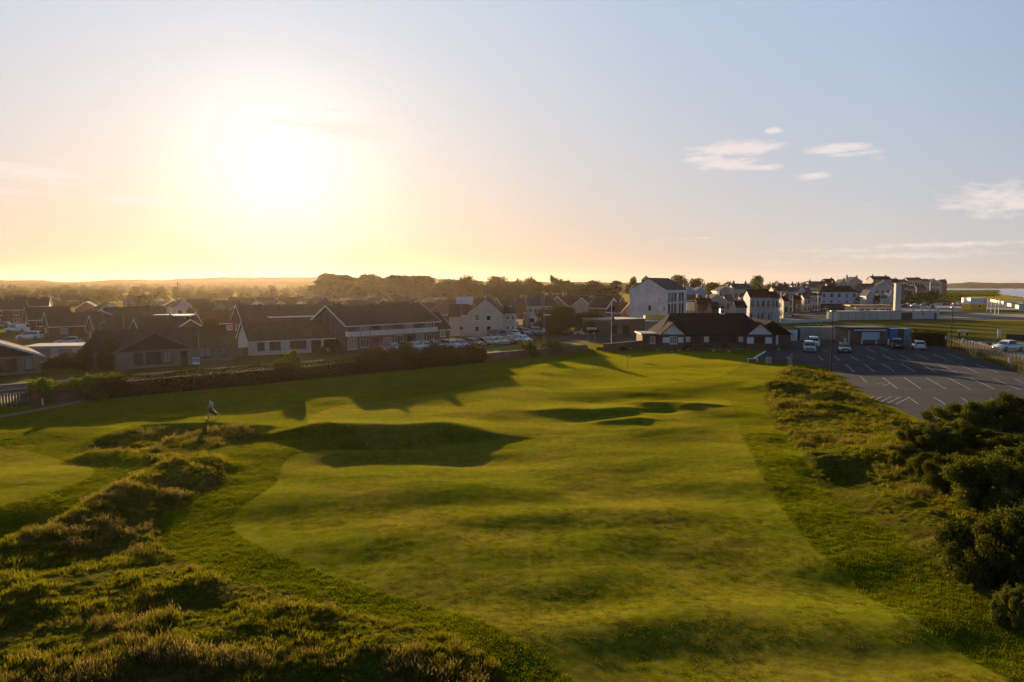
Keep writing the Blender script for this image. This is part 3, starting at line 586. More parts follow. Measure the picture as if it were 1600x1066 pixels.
# belts of trees past the estate: 380-700 m each a tree, beyond that a wood
ordn = ['first','second','third','fourth','fifth','sixth','seventh','eighth','ninth','tenth','eleventh','twelfth','thirteenth','fourteenth','fifteenth','sixteenth','seventeenth','eighteenth','nineteenth','twentieth','twenty-first','twenty-second','twenty-third','twenty-fourth']
for bi, (Y_, x0, x1, n, hmin, hmax, nm) in enumerate(((430, 5, 480, 20, 5.5, 9, 'nearest belt'), (520, 0, 490, 22, 7, 10.5, 'second belt'), (660, -5, 488, 24, 7, 11.5, 'third belt'))):
    for i in range(n):
        px = x0 + (x1 - x0) * (i + random.uniform(-.3, .3)) / (n - 1); h = random.uniform(hmin, hmax); Yy = Y_ + random.uniform(-25, 25)
        w = random.uniform(8, 14) / Yy * F
        tree(px, Yy, 445 + (11 - h) / Yy * F, w, 'hazy tree in the %s beyond the estate, %s from the left' % (nm, ordn[i]), 'round', 'trees in the %s beyond the estate' % nm, L_TREE, 1500, .05)
def wood(name, n, Y0, Y1, px0, px1, h0, h1, seed, q=110, leaf=1.0):
    r = np.random.default_rng(seed); Yt = r.uniform(Y0, Y1, n); pxt = r.uniform(px0, px1, n); hh = r.uniform(h0, h1, n) ; ww = r.uniform(4, 9, n)
    xt = (pxt - 800) / F * Yt; d = r.normal(size=(n, q, 3)); d /= np.linalg.norm(d, axis=2)[..., None]; d[..., 2] = np.abs(d[..., 2]) * .95
    lump = 1 + .25 * np.sin(d[..., :1] * 7 + seed) * np.cos(d[..., 1:2] * 6); P = np.stack([xt, Yt, hh * .15], 1)[:, None, :] + d * lump * np.stack([ww, ww, hh * .85], 1)[:, None, :]
    V, Q = rq(P.reshape(-1, 3), leaf, r); o = link(name, np_mesh(name, V, Q, L_TREE, False)); return tag(o, 'low mass of woodland or scrub in the distance' , None, None, 'stuff')
wood('distant_woods', 520, 760, 1150, -40, 1060, 5, 11.5, 5, 120, .8)
wood('far_woods', 420, 1150, 1330, -60, 1300, 6, 12, 6, 80, 1.2)
wood('shore_scrub', 420, 385, 900, 1405, 1500, .5, 1.5, 8, 60, .5); wood('headland_scrub', 500, 640, 1350, 1470, 1555, .3, 1.2, 9, 40, .6)
# hills and far coast
def hills(name, Y_, prof, col, z0=-2, depth=160):
    r = np.random.default_rng(len(prof)); m = MB(); k = NT(name); g = k.done(k.bsdf(k.mix(k.ramp(k.noise(.004, 5, .6, k.pos()), .4, .6), col, tuple(c * 1.5 for c in col)), 1, 0))
    xs = np.linspace(prof[0][0], prof[-1][0], 240); tp = np.interp(xs, [p[0] for p in prof], [p[1] for p in prof]) + fbm(xs / 22, xs * 0, 4, 4) * 1.6
    vs, fs = [], []
    for j, (dy, hf) in enumerate(((0, 0), (.25, .55), (.5, .85), (.8, 1), (1.6, 0))):
        for x, tpy in zip(xs, tp):
            Yj = Y_ + depth * dy; z = ZatY(tpy, Y_ + depth * .8); vs.append(((x - 800) / F * (Y_ + depth * .8), Yj, z0 + (z - z0) * hf))
    n = len(xs)
    for j in range(4):
        for i in range(n - 1): fs.append((j*n+i, j*n+i+1, (j+1)*n+i+1, (j+1)*n+i))
    o = m.add(vs, fs, g).build(name, smooth=True); return tag(o, kind='structure')
hills('hills', 1500, [(-300,441),(30,438),(60,438),(120,441),(185,438),(260,437),(330,434),(390,434),(450,433.5),(500,433),(680,436),(760,440),(900,441),(1000,442),(1150,445),(1300,447)], (.05,.05,.02))
hills('low_hills', 1300, [(-300,444),(0,442.5),(200,443),(420,440),(600,441),(800,444),(1000,445),(1200,447)], (.045,.045,.02))
hills('far_coast', 2500, [(1440,449),(1478,443.5),(1500,442),(1515,441),(1540,442),(1570,441.5),(1600,442),(1700,441),(2000,442),(2600,441)], (.05,.05,.035), -3.2, 300)
# ---------------------------------------------------------------- buildings
def brickmat(name, c1, c2, mortar=(.22,.19,.16), sc_=1.0):
    if name in MATS: return MATS[name]
    t = NT(name); o = t.obj(); s = t.n('ShaderNodeSeparateXYZ'); t.set(s.inputs[0], o); cb = t.n('ShaderNodeCombineXYZ'); t.set(cb.inputs[0], t.math('ADD', s.outputs[0], s.outputs[1])); t.set(cb.inputs[1], s.outputs[2])
    b = t.n('ShaderNodeTexBrick'); t.set(b.inputs['Vector'], cb.outputs[0]); b.inputs['Scale'].default_value = 1.0; b.inputs['Brick Width'].default_value = .225; b.inputs['Row Height'].default_value = .075; b.inputs['Mortar Size'].default_value = .008
    b.inputs['Color1'].default_value = (*c1, 1); b.inputs['Color2'].default_value = (*c2, 1); b.inputs['Mortar'].default_value = (*mortar, 1)
    c = t.mix(1.0, b.outputs[0], t.math('MULTIPLY_ADD', t.noise(.7, 5, .65, o), 1.1, .45), 'MULTIPLY'); MATS[name] = t.done(t.bsdf(c, .9, .1, 0, t.bump(b.outputs[1], .3, .01))); return MATS[name]
def tilemat(name, c1, c2):
    if name in MATS: return MATS[name]
    t = NT(name); o = t.obj(); w = t.n('ShaderNodeTexWave', bands_direction='Z', wave_profile='SAW'); w.inputs['Scale'].default_value = 1.35; t.set(w.inputs['Vector'], o)
    c = t.mix(t.ramp(t.noise(1.3, 6, .7, o), .35, .65), c1, c2); c = t.mix(1.0, c, t.math('MULTIPLY_ADD', t.noise(6, 4, .7, o), .9, .55), 'MULTIPLY'); c = t.mix(t.math('MULTIPLY', t.ramp(t.noise(.5, 4, .6, o), .55, .7), .4), c, (c2[0]*1.05, c2[1]*1.45, c2[2]*.8))
    c = t.mix(1.0, c, t.math('MULTIPLY_ADD', t.n('ShaderNodeObjectInfo').outputs['Random'], .5, .75), 'MULTIPLY')
    MATS[name] = t.done(t.bsdf(c, 1.0, .03, 0, t.bump(w.outputs[0], .6, .05))); return MATS[name]
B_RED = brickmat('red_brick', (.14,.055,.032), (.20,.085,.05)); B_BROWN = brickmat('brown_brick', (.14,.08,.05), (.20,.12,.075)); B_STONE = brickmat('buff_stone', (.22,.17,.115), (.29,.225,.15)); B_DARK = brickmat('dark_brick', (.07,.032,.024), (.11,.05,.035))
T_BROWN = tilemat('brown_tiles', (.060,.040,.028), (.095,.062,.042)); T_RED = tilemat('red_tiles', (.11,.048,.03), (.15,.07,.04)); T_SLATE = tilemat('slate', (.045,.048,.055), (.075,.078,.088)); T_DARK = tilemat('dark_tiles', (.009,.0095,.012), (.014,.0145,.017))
W_WHITE = mat('white_render', (.56,.54,.50), .85, .2, var=.22, scale=.8, bump=.1); W_CREAM = mat('cream_render', (.54,.50,.42), .85, .2, var=.22, scale=.8, bump=.1); W_GREY = mat('grey_render', (.36,.35,.33), .85, .2, var=.25, scale=.7)
W_BLUE = mat('blue_render', (.26,.38,.52), .8, .2, var=.12); W_BEIGE = mat('beige_render', (.42,.35,.27), .85, .2, var=.22, scale=.7); W_PINK = mat('pink_render', (.45,.30,.24), .85, .2, var=.2); W_STAIN = mat('weathered_white_render', (.58,.57,.55), .85, .2, var=.5, scale=.35, bump=.1)
PAINT = mat('white_paint', (.72,.71,.68), .45, .4, var=.1); P_DARK = mat('dark_paint', (.035,.030,.028), .5, .4, var=.1); WOOD = mat('dark_stained_wood', (.07,.035,.022), .8, .2, var=.35, scale=6); TIMBER = mat('weathered_timber', (.20,.15,.11), .85, .2, var=.4, scale=5)
t = NT('window_glass'); o_ = t.n('ShaderNodeObjectInfo').outputs['Random']
GLASS = t.done(t.bsdf(t.mix(o_, (.012,.014,.016), (.05,.055,.06)), .06, .6)); CURT = mat('net_curtain', (.26,.25,.235), .6, .4, var=.3)
CONC = mat('concrete', (.30,.28,.25), .9, .2, var=.25, bump=.2); ASPH = mat('asphalt', (.052,.052,.056), .9, .25, var=.3, scale=.6, bump=.3, bscale=40); METAL = mat('galvanised_steel', (.28,.29,.30), .5, .5, .6, var=.15); BLACKM = mat('black_metal', (.02,.02,.022), .9, .1)
WCACHE = {}
POT = MB().cyl((0,0,0), (0,0,.38), .12, .09, mat('clay_pot', (.28,.13,.08)), 7).mesh('chimney_pot')
def win_meshes(w, h, fr=None, bars=1, glass=None):
    fr = fr or PAINT; glass = glass or GLASS; k = (round(w, 1), round(h, 1), fr.name, bars, glass.name)
    if k not in WCACHE:
        t_ = .07; m = MB(); m.box(-w/2, w/2, -.07, 0, -h/2, -h/2+t_, fr); m.box(-w/2, w/2, -.07, 0, h/2-t_, h/2, fr); m.box(-w/2, -w/2+t_, -.066, 0, -h/2+t_, h/2-t_, fr); m.box(w/2-t_, w/2, -.066, 0, -h/2+t_, h/2-t_, fr)
        for i in range(bars): x = -w/2 + w*(i+1)/(bars+1); m.box(x-.03, x+.03, -.062, 0, -h/2+t_, h/2-t_, fr)
        m.box(-w/2-.06, w/2+.06, -.13, 0, -h/2-.07, -h/2-.002, fr)
        p = MB(); p.box(-w/2+t_+.002, w/2-t_-.002, -.03, -.01, -h/2+t_+.002, h/2-t_-.002, glass); WCACHE[k] = (m.mesh('window'), p.mesh('pane'))
    return WCACHE[k]
FACE = {'f': 0.0, 'r': math.pi/2, 'l': -math.pi/2, 'b': math.pi}
def put(o, face, u, z, L, D, out=0.0):
    # place a child on a face of its building; u metres from the face's left end as seen from outside
    loc = {'f': (u, -out, z), 'r': (L + out, u, z), 'l': (-out, D - u, z), 'b': (L - u, D + out, z)}[face]
    o.location = loc; o.rotation_euler = (0, 0, FACE[face]); return o
def window(b, face, u, z, w, h, fr=None, bars=1, glass=None):
    L, D = b['_L'], b['_D']; wm, pm = win_meshes(w, h, fr, bars, glass); o = link('window', wm, b); put(o, face, u, z, L, D); link('pane', pm, o); return o
def door(b, face, u, w=.95, h=2.05, m_=None, name='door'):
    m_ = m_ or P_DARK; mb = MB(); mb.box(-w/2, w/2, -.05, 0, 0, h, m_); mb.box(-w/2+.15, w/2-.15, -.062, -.052, h*.55, h*.88, GLASS); o = mb.build(name, b); put(o, face, u, .0, b['_L'], b['_D'])
    k = MB(); k.box(w/2-.16, w/2-.10, -.10, -.052, 1.0, 1.06, METAL); k.build('handle', o); return o
def bld(name, label, p0, p1, D, he, hr, ridge='x', wall=None, roof=None, trim=PAINT, over=.35, cat='house', group=None, chim=(), gmat=None, z0=0.0, parap=False, hip=0.0, garden=None):
    wall = wall or B_RED; roof = roof or T_BROWN; L = math.dist(p0, p1); an = math.atan2(p1[1]-p0[1], p1[0]-p0[0])
    b = thing(name, label, cat, (p0[0], p0[1], z0), an, group); b['_L'] = L; b['_D'] = D
    m = MB(); m.box(0, L, 0, D, -.3, he, wall)
    g = gmat or wall
    if hip: pass
    elif ridge == 'x': m.prism([(0, he+.002), (D, he+.002), (D/2, hr-.08)], 'x', .003, .3, g); m.prism([(0, he+.002), (D, he+.002), (D/2, hr-.08)], 'x', L-.3, L-.003, g)
    elif ridge == 'y': m.prism([(0, he+.002), (L, he+.002), (L/2, hr-.08)], 'y', .003, .3, g); m.prism([(0, he+.002), (L, he+.002), (L/2, hr-.08)], 'y', D-.3, D-.003, g)
    m.build('wall', b)
    r = MB(); th = .16
    if ridge in 'xy':
        W = D if ridge == 'x' else L; N = L if ridge == 'x' else D; ax = ridge; s = (hr - he) / (W/2); e = over
        hh = hip
        for sg in (0, 1):
            y0, y1 = (-e, W/2) if sg == 0 else (W + e, W/2)
            a0, a1 = -over*.7, N + over*.7; z0_, z1_ = he - s*e, hr
            V = []
            for dz in (0, th):
                V += [(a0, y0, z0_+dz), (a1, y0, z0_+dz), (a1-hh, y1, z1_+dz), (a0+hh, y1, z1_+dz)]
            if ax == 'y': V = [(v[1], v[0], v[2]) for v in V]
            r.add(V, [(0,1,2,3),(4,5,6,7),(0,1,5,4),(1,2,6,5),(2,3,7,6),(3,0,4,7)], roof)
        if hh:
            for a0, a1 in ((-over*.7, -over*.7+hh), (N+over*.7, N+over*.7-hh)):
                V = [(a0, -e, he-s*e+.01), (a0, W+e, he-s*e+.01), (a1, W/2, hr+th)]
                if ax == 'y': V = [(v[1], v[0], v[2]) for v in V]
                r.add(V, [(0,1,2)], roof)
        r.build('roof', b)
        if trim and not hh:
            t_ = .20
            for a in ((-over*.7-.04, -over*.7-.004), (N+over*.7+.004, N+over*.7+.04)):
                for sg in (0, 1):
                    ya, yb = (-e, W/2) if sg == 0 else (W+e, W/2)
                    V = [(a[i], y, z+dz) for i in (0,1) for (y, z) in ((ya, he-s*e), (yb, hr)) for dz in (-.06, t_)]
                    if ax == 'y': V = [(v[1], v[0], v[2]) for v in V]
                    MB().add(V, [(0,1,3,2),(4,5,7,6),(0,1,5,4),(2,3,7,6),(0,2,6,4),(1,3,7,5)], trim).build('barge_board', b)
            gt = MB(); zz = he - s*e
            if ax == 'x': gt.box(-over*.7, N+over*.7, -e-.10, -e-.003, zz-.06, zz+.10, trim)
            else: MB().box(-e-.10, -e-.003, -over*.7, N+over*.7, zz-.06, zz+.10, trim).build('gutter', b); gt.box(W+e+.003, W+e+.10, -over*.7, N+over*.7, zz-.06, zz+.10, trim)
            gt.build('gutter', b)
    else:
        r.box(-over, L+over, -over, D+over, he+.002, hr, roof); r.build('roof', b)
    for (cx, cy, ct) in chim:
        c = MB(); c.box(cx-.32, cx+.32, cy-.45, cy+.45, max(0.3, he), ct, wall if wall in (W_CREAM, W_STAIN) else B_BROWN); c.box(cx-.38, cx+.38, cy-.51, cy+.51, ct-.12, ct+.003, CONC); co = c.build('chimney', b)
        for q in (-.22, .22): link('chimney_pot', POT, co, (cx, cy+q, ct))
    return b
def fr(px, py, L, end='l', ang=HEDGE_A, z=0.0):
    """front line of a building that starts (or ends) at a point of the street"""
    p = gp(px, py, z); d = (math.cos(ang)*L, math.sin(ang)*L)
    return (p, (p[0]+d[0], p[1]+d[1])) if end == 'l' else ((p[0]-d[0], p[1]-d[1]), p)
def fY(px, Y, L, ang=0.0, end='l'):
    p = (XatY(px, Y), Y); d = (math.cos(ang)*L, math.sin(ang)*L)
    return (p, (p[0]+d[0], p[1]+d[1])) if end == 'l' else ((p[0]-d[0], p[1]-d[1]), p)
A40 = HEDGE_A
# --- bungalows beyond the hedge
p0, p1 = fr(64, 583, 10.5, 'r'); b = bld('bungalow', 'bungalow with wide dark boarded gable, cut by the left edge', p0, p1, 13, 2.25, 4.3, 'y', B_STONE, T_BROWN, gmat=WOOD)
for u, w in ((2.2,1.0),(4.6,2.2),(7.2,1.8),(9.3,.9)): window(b, 'f', u, 1.25, w, 1.5, P_DARK, 2 if w > 1.5 else 0, GLASS if w > 1 else CURT)
p0, p1 = fr(128, 566, 7.2, 'r', .2); b = bld('garage', 'flat roofed pale garage with two glazed doors beside the boarded gable bungalow', p0, p1, 5, 2.15, 2.4, '-', W_WHITE, mat('pale_felt', (.42,.37,.30), .35, .5), over=.35, cat='garage')
for u in (2.3, 5.1): window(b, 'f', u, 1.15, 1.9, 1.7, W_BLUE, 2, CURT)
p0, p1 = fr(300, 570, 9.2, 'r'); b = bld('bungalow', 'buff stone bungalow with a broad dark front gable, right of the big round bush', p0, p1, 9, 2.3, 4.55, 'y', B_STONE, T_BROWN, TIMBER, gmat=WOOD)
for u, w, g in ((2.6,1.1,GLASS),(4.4,2.0,GLASS),(6.1,1.0,CURT)): window(b, 'f', u, 1.3, w, 1.6, P_DARK, 1, g)
door(b, 'f', 8.2); window(b, 'l', 3, 1.3, .9, 1.9, P_DARK, 0)
w_ = MB(); D_ = 9; w_.box(8.9, 15.6, 2.6, 10, -.3, 2.3, B_STONE); w_.box(-2.6, .2, 2.0, 9, -.3, 2.25, B_STONE); w_.build('side_wall', b)
w_ = MB(); w_.prism([(2.2,2.15),(10.4,2.15),(6.3,4.9)], 'x', -1.2, 15.9, T_BROWN); w_.prism([(-2.9,2.1),(.4,2.1),(-1.25,3.9)], 'y', 1.6, 8, T_BROWN); w_.build('side_roof', b)
w_ = MB(); w_.prism([(-2.55,2.25),(.1,2.25),(-1.25,3.85)], 'y', 1.99, 1.995, WOOD); w_.build('gable_boarding', b)
for x, w in ((11.8, 1.7), (14.3, .8)):
    o = link('window', win_meshes(w, 1.4, P_DARK, 1, GLASS)[0], b, (x, 2.6, 1.35)); link('pane', win_meshes(w, 1.4, P_DARK, 1, CURT)[1], o)
o = link('window', win_meshes(.8, 1.8, P_DARK, 0, GLASS)[0], b, (-1.3, 2.0, 1.2)); link('pane', win_meshes(.8, 1.8, P_DARK, 0, GLASS)[1], o)
p0, p1 = gp(389, 556), gp(526, 548.5); b = bld('bungalow', 'long white rendered bungalow with brown roof and dark window frames behind the hedge', p0, p1, 7.6, 2.35, 4.9, 'x', W_WHITE, T_BROWN)
Lb = b['_L']
for fx, w in ((.13,1.1),(.285,1.7),(.545,2.6),(.92,2.1)): window(b, 'f', Lb*fx, 1.35, w, 1.35, P_DARK, 1 if w < 1.5 else 2)
door(b, 'f', Lb*.755, 1.6, 2.1, WOOD)
p0, p1 = fY(380, 137, 19.5, A40*.82); b = bld('house', 'long low brown roofed house with white edged brick gable behind the white bungalow', p0, p1, 9.5, 3.6, 6.7, 'x', B_RED, T_BROWN, chim=((9,4.7,7.1),))
for u in (3.5, 6): window(b, 'l', u, 2.2, 1.1, 1.3)
d_ = MB(); d_.box(5, 16, -.1, 3.4, 4.2, 4.45, PAINT); d_.box(5.2, 15.8, .1, 3.3, 3.7, 4.198, T_BROWN); d_.build('dormer', b)
# --- two storey flats with the white balcony
p0, p1 = gp(541, 551), gp(680, 539.5); b = bld('block_of_flats', 'long two storey brick flats with white balcony across the first floor', p0, p1, 10, 4.75, 7.4, 'x', B_BROWN, T_BROWN, over=.9, cat='flats', chim=((3,5,7.9),(9,5,7.9)))
Lb = b['_L']; n = 8
for i in range(n):
    u = Lb*(i+.5)/n
    if i % 3 == 2: door(b, 'f', u, .9, 2.05, WOOD)
    else: window(b, 'f', u, 1.35, 1.7, 1.4 if i % 2 else 1.8, PAINT, 2, CURT if i % 3 == 0 else GLASS)
    o = window(b, 'f', u, 3.75, 1.6, 1.3, PAINT if i % 2 else TIMBER, 2, CURT if i % 4 == 1 else GLASS)
bl = MB(); bl.box(-.1, Lb*.97, -1.35, -.003, 2.45, 2.62, CONC); bl.build('balcony_floor', b)
bl = MB(); bl.box(-.1, Lb*.97, -1.40, -1.36, 2.66, 3.42, PAINT); bl.box(-.1, -.06, -1.35, -.01, 2.66, 3.42, PAINT); bo = bl.build('balcony', b)
for i in range(11): q = MB(); x = Lb*.97*i/10; q.box(x-.03, x+.03, -1.45, -1.402, 2.5, 3.55, METAL); q.build('post', bo)
q = MB(); q.box(-.1, Lb*.97, -1.47, -1.40, 3.55, 3.60, METAL); q.box(-.1, Lb*.97, -1.455, -1.402, 3.0, 3.05, METAL); q.build('rail', bo)
p0, p1 = fr(703, 537, 5.2, 'r', A40*.9); b = bld('house', 'low brick end house with sloping roof at the right end of the flats', (p0[0], p0[1]), p1, 8, 2.9, 5.6, 'x', B_RED, T_BROWN, over=.4); window(b, 'f', 3.6, 1.9, 1.1, 1.0, PAINT, 0, CURT)
# --- cream gabled house and the terrace after it
aI = -.24; p0, p1 = fY(730, 145, 7.7, -.02); b = bld('house', 'tall cream rendered gable house with four windows behind the row of parked cars', p0, p1, 11, 4.9, 8.1, 'y', W_CREAM, T_BROWN, None, .25, chim=((3.85,.55,8.75),))
for u, z in ((2.1,4.0),(4.6,3.95),(2.1,1.6),(4.6,1.65)): window(b, 'f', u, z, .95, 1.15, PAINT, 0)
w_ = MB(); w_.box(-3.9, -.01, .6, 8, -.3, 4.2, W_CREAM); w_.build('side_wall', b); w_ = MB(); w_.prism([(.2,4.15),(8.4,4.15),(5,6.8)], 'x', -4.2, -.02, T_BROWN); w_.build('side_roof', b)
w_ = MB(); w_.box(7.71, 10.3, 1.6, 12, -.3, 4.9, W_CREAM); w_.build('rear_wall', b); w_ = MB(); w_.prism([(7.72,4.92),(10.6,4.92),(7.72,6.6)], 'y', 1.3, 12.2, T_BROWN); w_.build('rear_roof', b)
for x, z in ((8.6,3.9),(9.7,3.9),(8.6,1.8),(9.7,1.8)):
    o = link('window', win_meshes(.5, .8, PAINT, 0)[0], b, (x, 1.6, z)); link('pane', win_meshes(.5, .8, PAINT, 0)[1], o)
p0, p1 = fY(714, 215, 4.6, 0); b = bld('house', 'house with pale solar covered roof peeping over the cream gable house', p0, p1, 7, 5.0, 7.0, 'x', B_RED, mat('pale_panels', (.35,.38,.42), .3, .5))
p0, p1 = fY(801, 172, 3.4, 0); b = bld('house', 'small brown brick house squeezed right of the cream house', p0, p1, 8, 4.1, 6.3, 'x', B_BROWN, T_RED); window(b, 'f', 1.2, 3, .8, 1.0); window(b, 'f', 2.5, 3, .7, 1.0)
p0, p1 = fY(806, 186, 3.0, 0); b = bld('house', 'grey stone house with long slate roof left of the white bay fronted house', p0, p1, 9, 5.2, 7.2, 'x', W_GREY, T_SLATE, chim=((1.5,4.5,8.0),))
p0, p1 = fY(824, 178, 3.5, 0); b = bld('house', 'narrow bright white terraced house with a bay window', p0, p1, 8, 5.4, 7.4, 'x', W_WHITE, T_SLATE, chim=((-.3,3,8.1),))
for u, z in ((.8,4.3),(2.1,4.3),(2.9,4.3),(2.9,1.9)): window(b, 'f', u, z, .55, 1.0, PAINT, 0)
w_ = MB(); w_.prism([(.3,0),(2.2,0),(1.9,-.7),(.6,-.7)][::-1], 'z', 0, 2.6, PAINT); w_.box(.65, 1.85, -.74, -.702, 1.2, 2.3, GLASS); w_.build('bay', b)
p0, p1 = fY(797, 160, 3.0, 0); b = bld('house', 'low white cottage front between the cream house and the hedge', p0, p1, 5, 3.0, 4.4, 'x', W_WHITE, T_RED); window(b, 'f', 1.6, 1.9, .8, 1.1)
# --- estate houses: white edged gables in rows; (px, Y, length, turned, eave, ridge, wall, roof)
EST = [(20,205,9,0,4.6,7.0,'W'),(45,165,9,0,2.6,5.4,'R'),(78,140,10,0,2.5,5.0,'R'),(118,150,10,1,2.6,5.2,'R'),(118,228,6.5,1,3.2,5.2,'R'),(152,205,7.5,1,3.0,5.4,'W'),(170,158,13,0,2.7,5.6,'R'),(150,128,9,0,2.4,4.9,'R'),(196,128,8,0,2.4,4.9,'R'),
       (222,118,8,0,2.4,4.8,'R'),(262,116,7.5,1,2.4,4.9,'R'),(-20,180,9,0,4.4,6.8,'R'),(255,262,8,1,2.8,5.0,'R'),(274,240,6,1,3.0,5.2,'W'),(296,262,10,0,3.0,5.4,'R'),(305,205,9,0,2.6,5.2,'R'),(334,235,9,0,3.0,5.4,'R'),(345,185,8,1,2.6,5.2,'R'),(318,150,8,0,2.5,5.0,'R'),
       (362,255,10,0,3.2,5.8,'R'),(385,205,8,1,3.0,5.6,'R'),(404,270,11,0,3.0,5.8,'R'),(420,225,8,1,3.0,5.3,'R'),(440,262,11,0,3.2,6.0,'R'),(458,215,7,1,3.0,5.2,'W'),(478,240,10,0,3.2,5.8,'R'),(495,285,8,1,3.2,6.2,'R'),(505,205,9,0,3.0,5.7,'R'),(528,250,8,1,3.2,6.0,'R'),
       (548,215,11,0,3.2,5.9,'R'),(562,290,9,1,3.2,6.2,'R'),(585,245,7,1,3.2,6.0,'R'),(598,205,11,0,3.2,5.7,'R'),(618,275,9,0,3.2,6.2,'R'),(640,235,7,1,3.2,5.8,'R'),(655,200,10,0,3.2,5.5,'R'),(672,262,8,1,3.2,6.0,'R'),(690,225,9,0,3.2,5.7,'R'),(700,185,7,1,3.0,5.2,'R'),
       (745,235,10,0,3.5,6.0,'R'),(785,225,9,0,4.2,6.4,'B'),(845,205,8,0,4.6,7.0,'B'),(868,220,6,1,4.6,7.4,'B'),(886,212,9,0,4.6,7.2,'R'),(912,220,5,1,4.6,7.4,'R'),(925,205,7,0,4.5,6.9,'S'),(948,196,5.5,1,4.5,7.0,'R'),(962,215,6,1,4.3,7.2,'B'),(970,180,5,1,3.8,6.2,'R'),
       (8,320,9,0,3.5,6,'W'),(60,300,9,1,3.5,6,'R'),(200,300,9,0,3.2,5.6,'R'),(225,330,8,1,3.2,5.8,'W'),(95,340,9,0,3.2,5.8,'R')]
wnm = {'W': (W_WHITE, 'white'), 'R': (B_RED, 'red brick'), 'B': (B_BROWN, 'brown brick'), 'S': (W_BEIGE, 'beige')}
def landmark(px):
    for lim, nm in ((70, 'at the far left'), (140, 'above the flat roofed garage'), (215, 'above the big round bush'), (260, 'under the lone large tree'), (330, 'above the broad gabled bungalow'), (372, 'left of the long brick house'), (440, 'over the white bungalow left'), (500, 'over the white bungalow right'), (570, 'over the flats left end'), (640, 'over the middle of the flats'), (705, 'over the flats right end'), (800, 'behind the cream gable house'), (880, 'behind the dark clump left'), (940, 'behind the dark clump right')):
        if px < lim: return nm
    return 'left of the white hall'
seen_l = {}
for i, (px, Y_, L_, tn_, he, hr, wk) in enumerate(EST):
    wm_, wn_ = wnm[wk]; rf = T_RED if i % 5 == 3 else T_BROWN
    lb = '%s estate house, %s, %s, %s row' % (wn_, 'gable on' if tn_ else 'roof slope on', landmark(px), ('nearest' if Y_ < 160 else 'middle' if Y_ < 230 else 'farthest'))
    if lb in seen_l: seen_l[lb] += 1; lb = lb.replace('estate house', ['', 'smaller', 'lower', 'farther'][min(3, seen_l[lb]-1)] + ' estate house')
    else: seen_l[lb] = 1
    p0, p1 = fY(px, Y_, L_, A40 if i % 4 else A40 - .25)
    b = bld('bungalow' if he < 3 else 'house', lb, p0, p1, 8 if tn_ == 0 else L_ * 1.3, he, hr, 'y' if tn_ else 'x', wm_, rf, group='houses of the estate', chim=((L_*.7, 3.5, hr+.7),) if i % 3 == 0 else ())
    for q in (.25, .7): window(b, 'f', L_*q, min(1.4, he-1), 1.3, 1.1, PAINT, 1, GLASS if i % 2 else CURT)
    if he > 4: window(b, 'f', L_*.3, he-1, 1.1, 1.1); window(b, 'f', L_*.7, he-1, 1.1, 1.1)
    if tn_ and hr > 6: window(b, 'f', L_*.5, he, .9, .9)
    window(b, 'l', 3, 1.4, 1.0, 1.0)
p0, p1 = fY(237, 138, 7, A40*.4); b = bld('house', 'chalet bungalow with a shining flat dormer roof above its brown tiles', p0, p1, 7, 4.5, 4.75, '-', T_BROWN, mat('shiny_felt', (.45,.40,.33), .3, .5)); window(b, 'f', .8, 3.9, .6, .8, PAINT, 0, CURT); window(b, 'f', 2, 3.9, .6, .8, PAINT, 0, CURT)
# --- white three storey hall by the road
p0, p1 = fY(983, 176, 10.2, -.6); b = bld('hall', 'large weathered white three storey building with tall sash windows beside the road', p0, p1, 13.5, 9.6, 12.6, 'y', W_STAIN, T_SLATE, None, .15, 'building', chim=((4.2,.6,13.0),))
window(b, 'f', 5.6, 5.1, 1.0, 1.5, PAINT, 0); window(b, 'f', 8.1, 7.4, .4, .9, PAINT, 0); window(b, 'f', 9.4, 5.0, .5, 1.0, W_GREY, 0, CURT)
for u in (1.2, 3.3, 5.4, 8.6, 10.6):
    for z, h in ((7.9,2.1),(4.9,2.6),(1.7,2.2)): window(b, 'r', u, z, 1.15, h, P_DARK, 0)
co = MB(); co.box(10.21, 10.5, -.1, 13.6, 9.25, 9.6, PAINT); co.build('cornice', b)
p0, p1 = gp(944, 525), gp(1008, 522); b = bld('garage_block', 'flat roofed brown brick block in front of the white three storey building', p0, p1, 8, 3.3, 3.5, '-', B_BROWN, CONC, over=.15, cat='building')
for u in (2.5, 6): q = MB(); q.box(u-.9, u+.9, -.04, 0, .2, 2.2, WOOD); q.build('door', b)
p0, p1 = fY(1008, 160, 6.6, -.1); b = bld('shop', 'small shop with yellow signboard and white canopy beside the white building', p0, p1, 5, 3.4, 3.6, '-', W_GREY, CONC, over=.1, cat='shop')
q = MB(); q.box(.1, 4.5, -.12, -.002, 3.0, 4.0, mat('yellow_sign', (.50,.42,.04), .6)); q.build('signboard', b); q = MB(); q.box(-.3, 6.5, -1.6, -.01, 2.45, 2.75, PAINT); q.build('canopy', b)
for i in range(4): q = MB(); q.box(.3+i*1.4, 1.5+i*1.4, -.05, -.002, .1, 2.3, METAL); q.build('shutter', b)
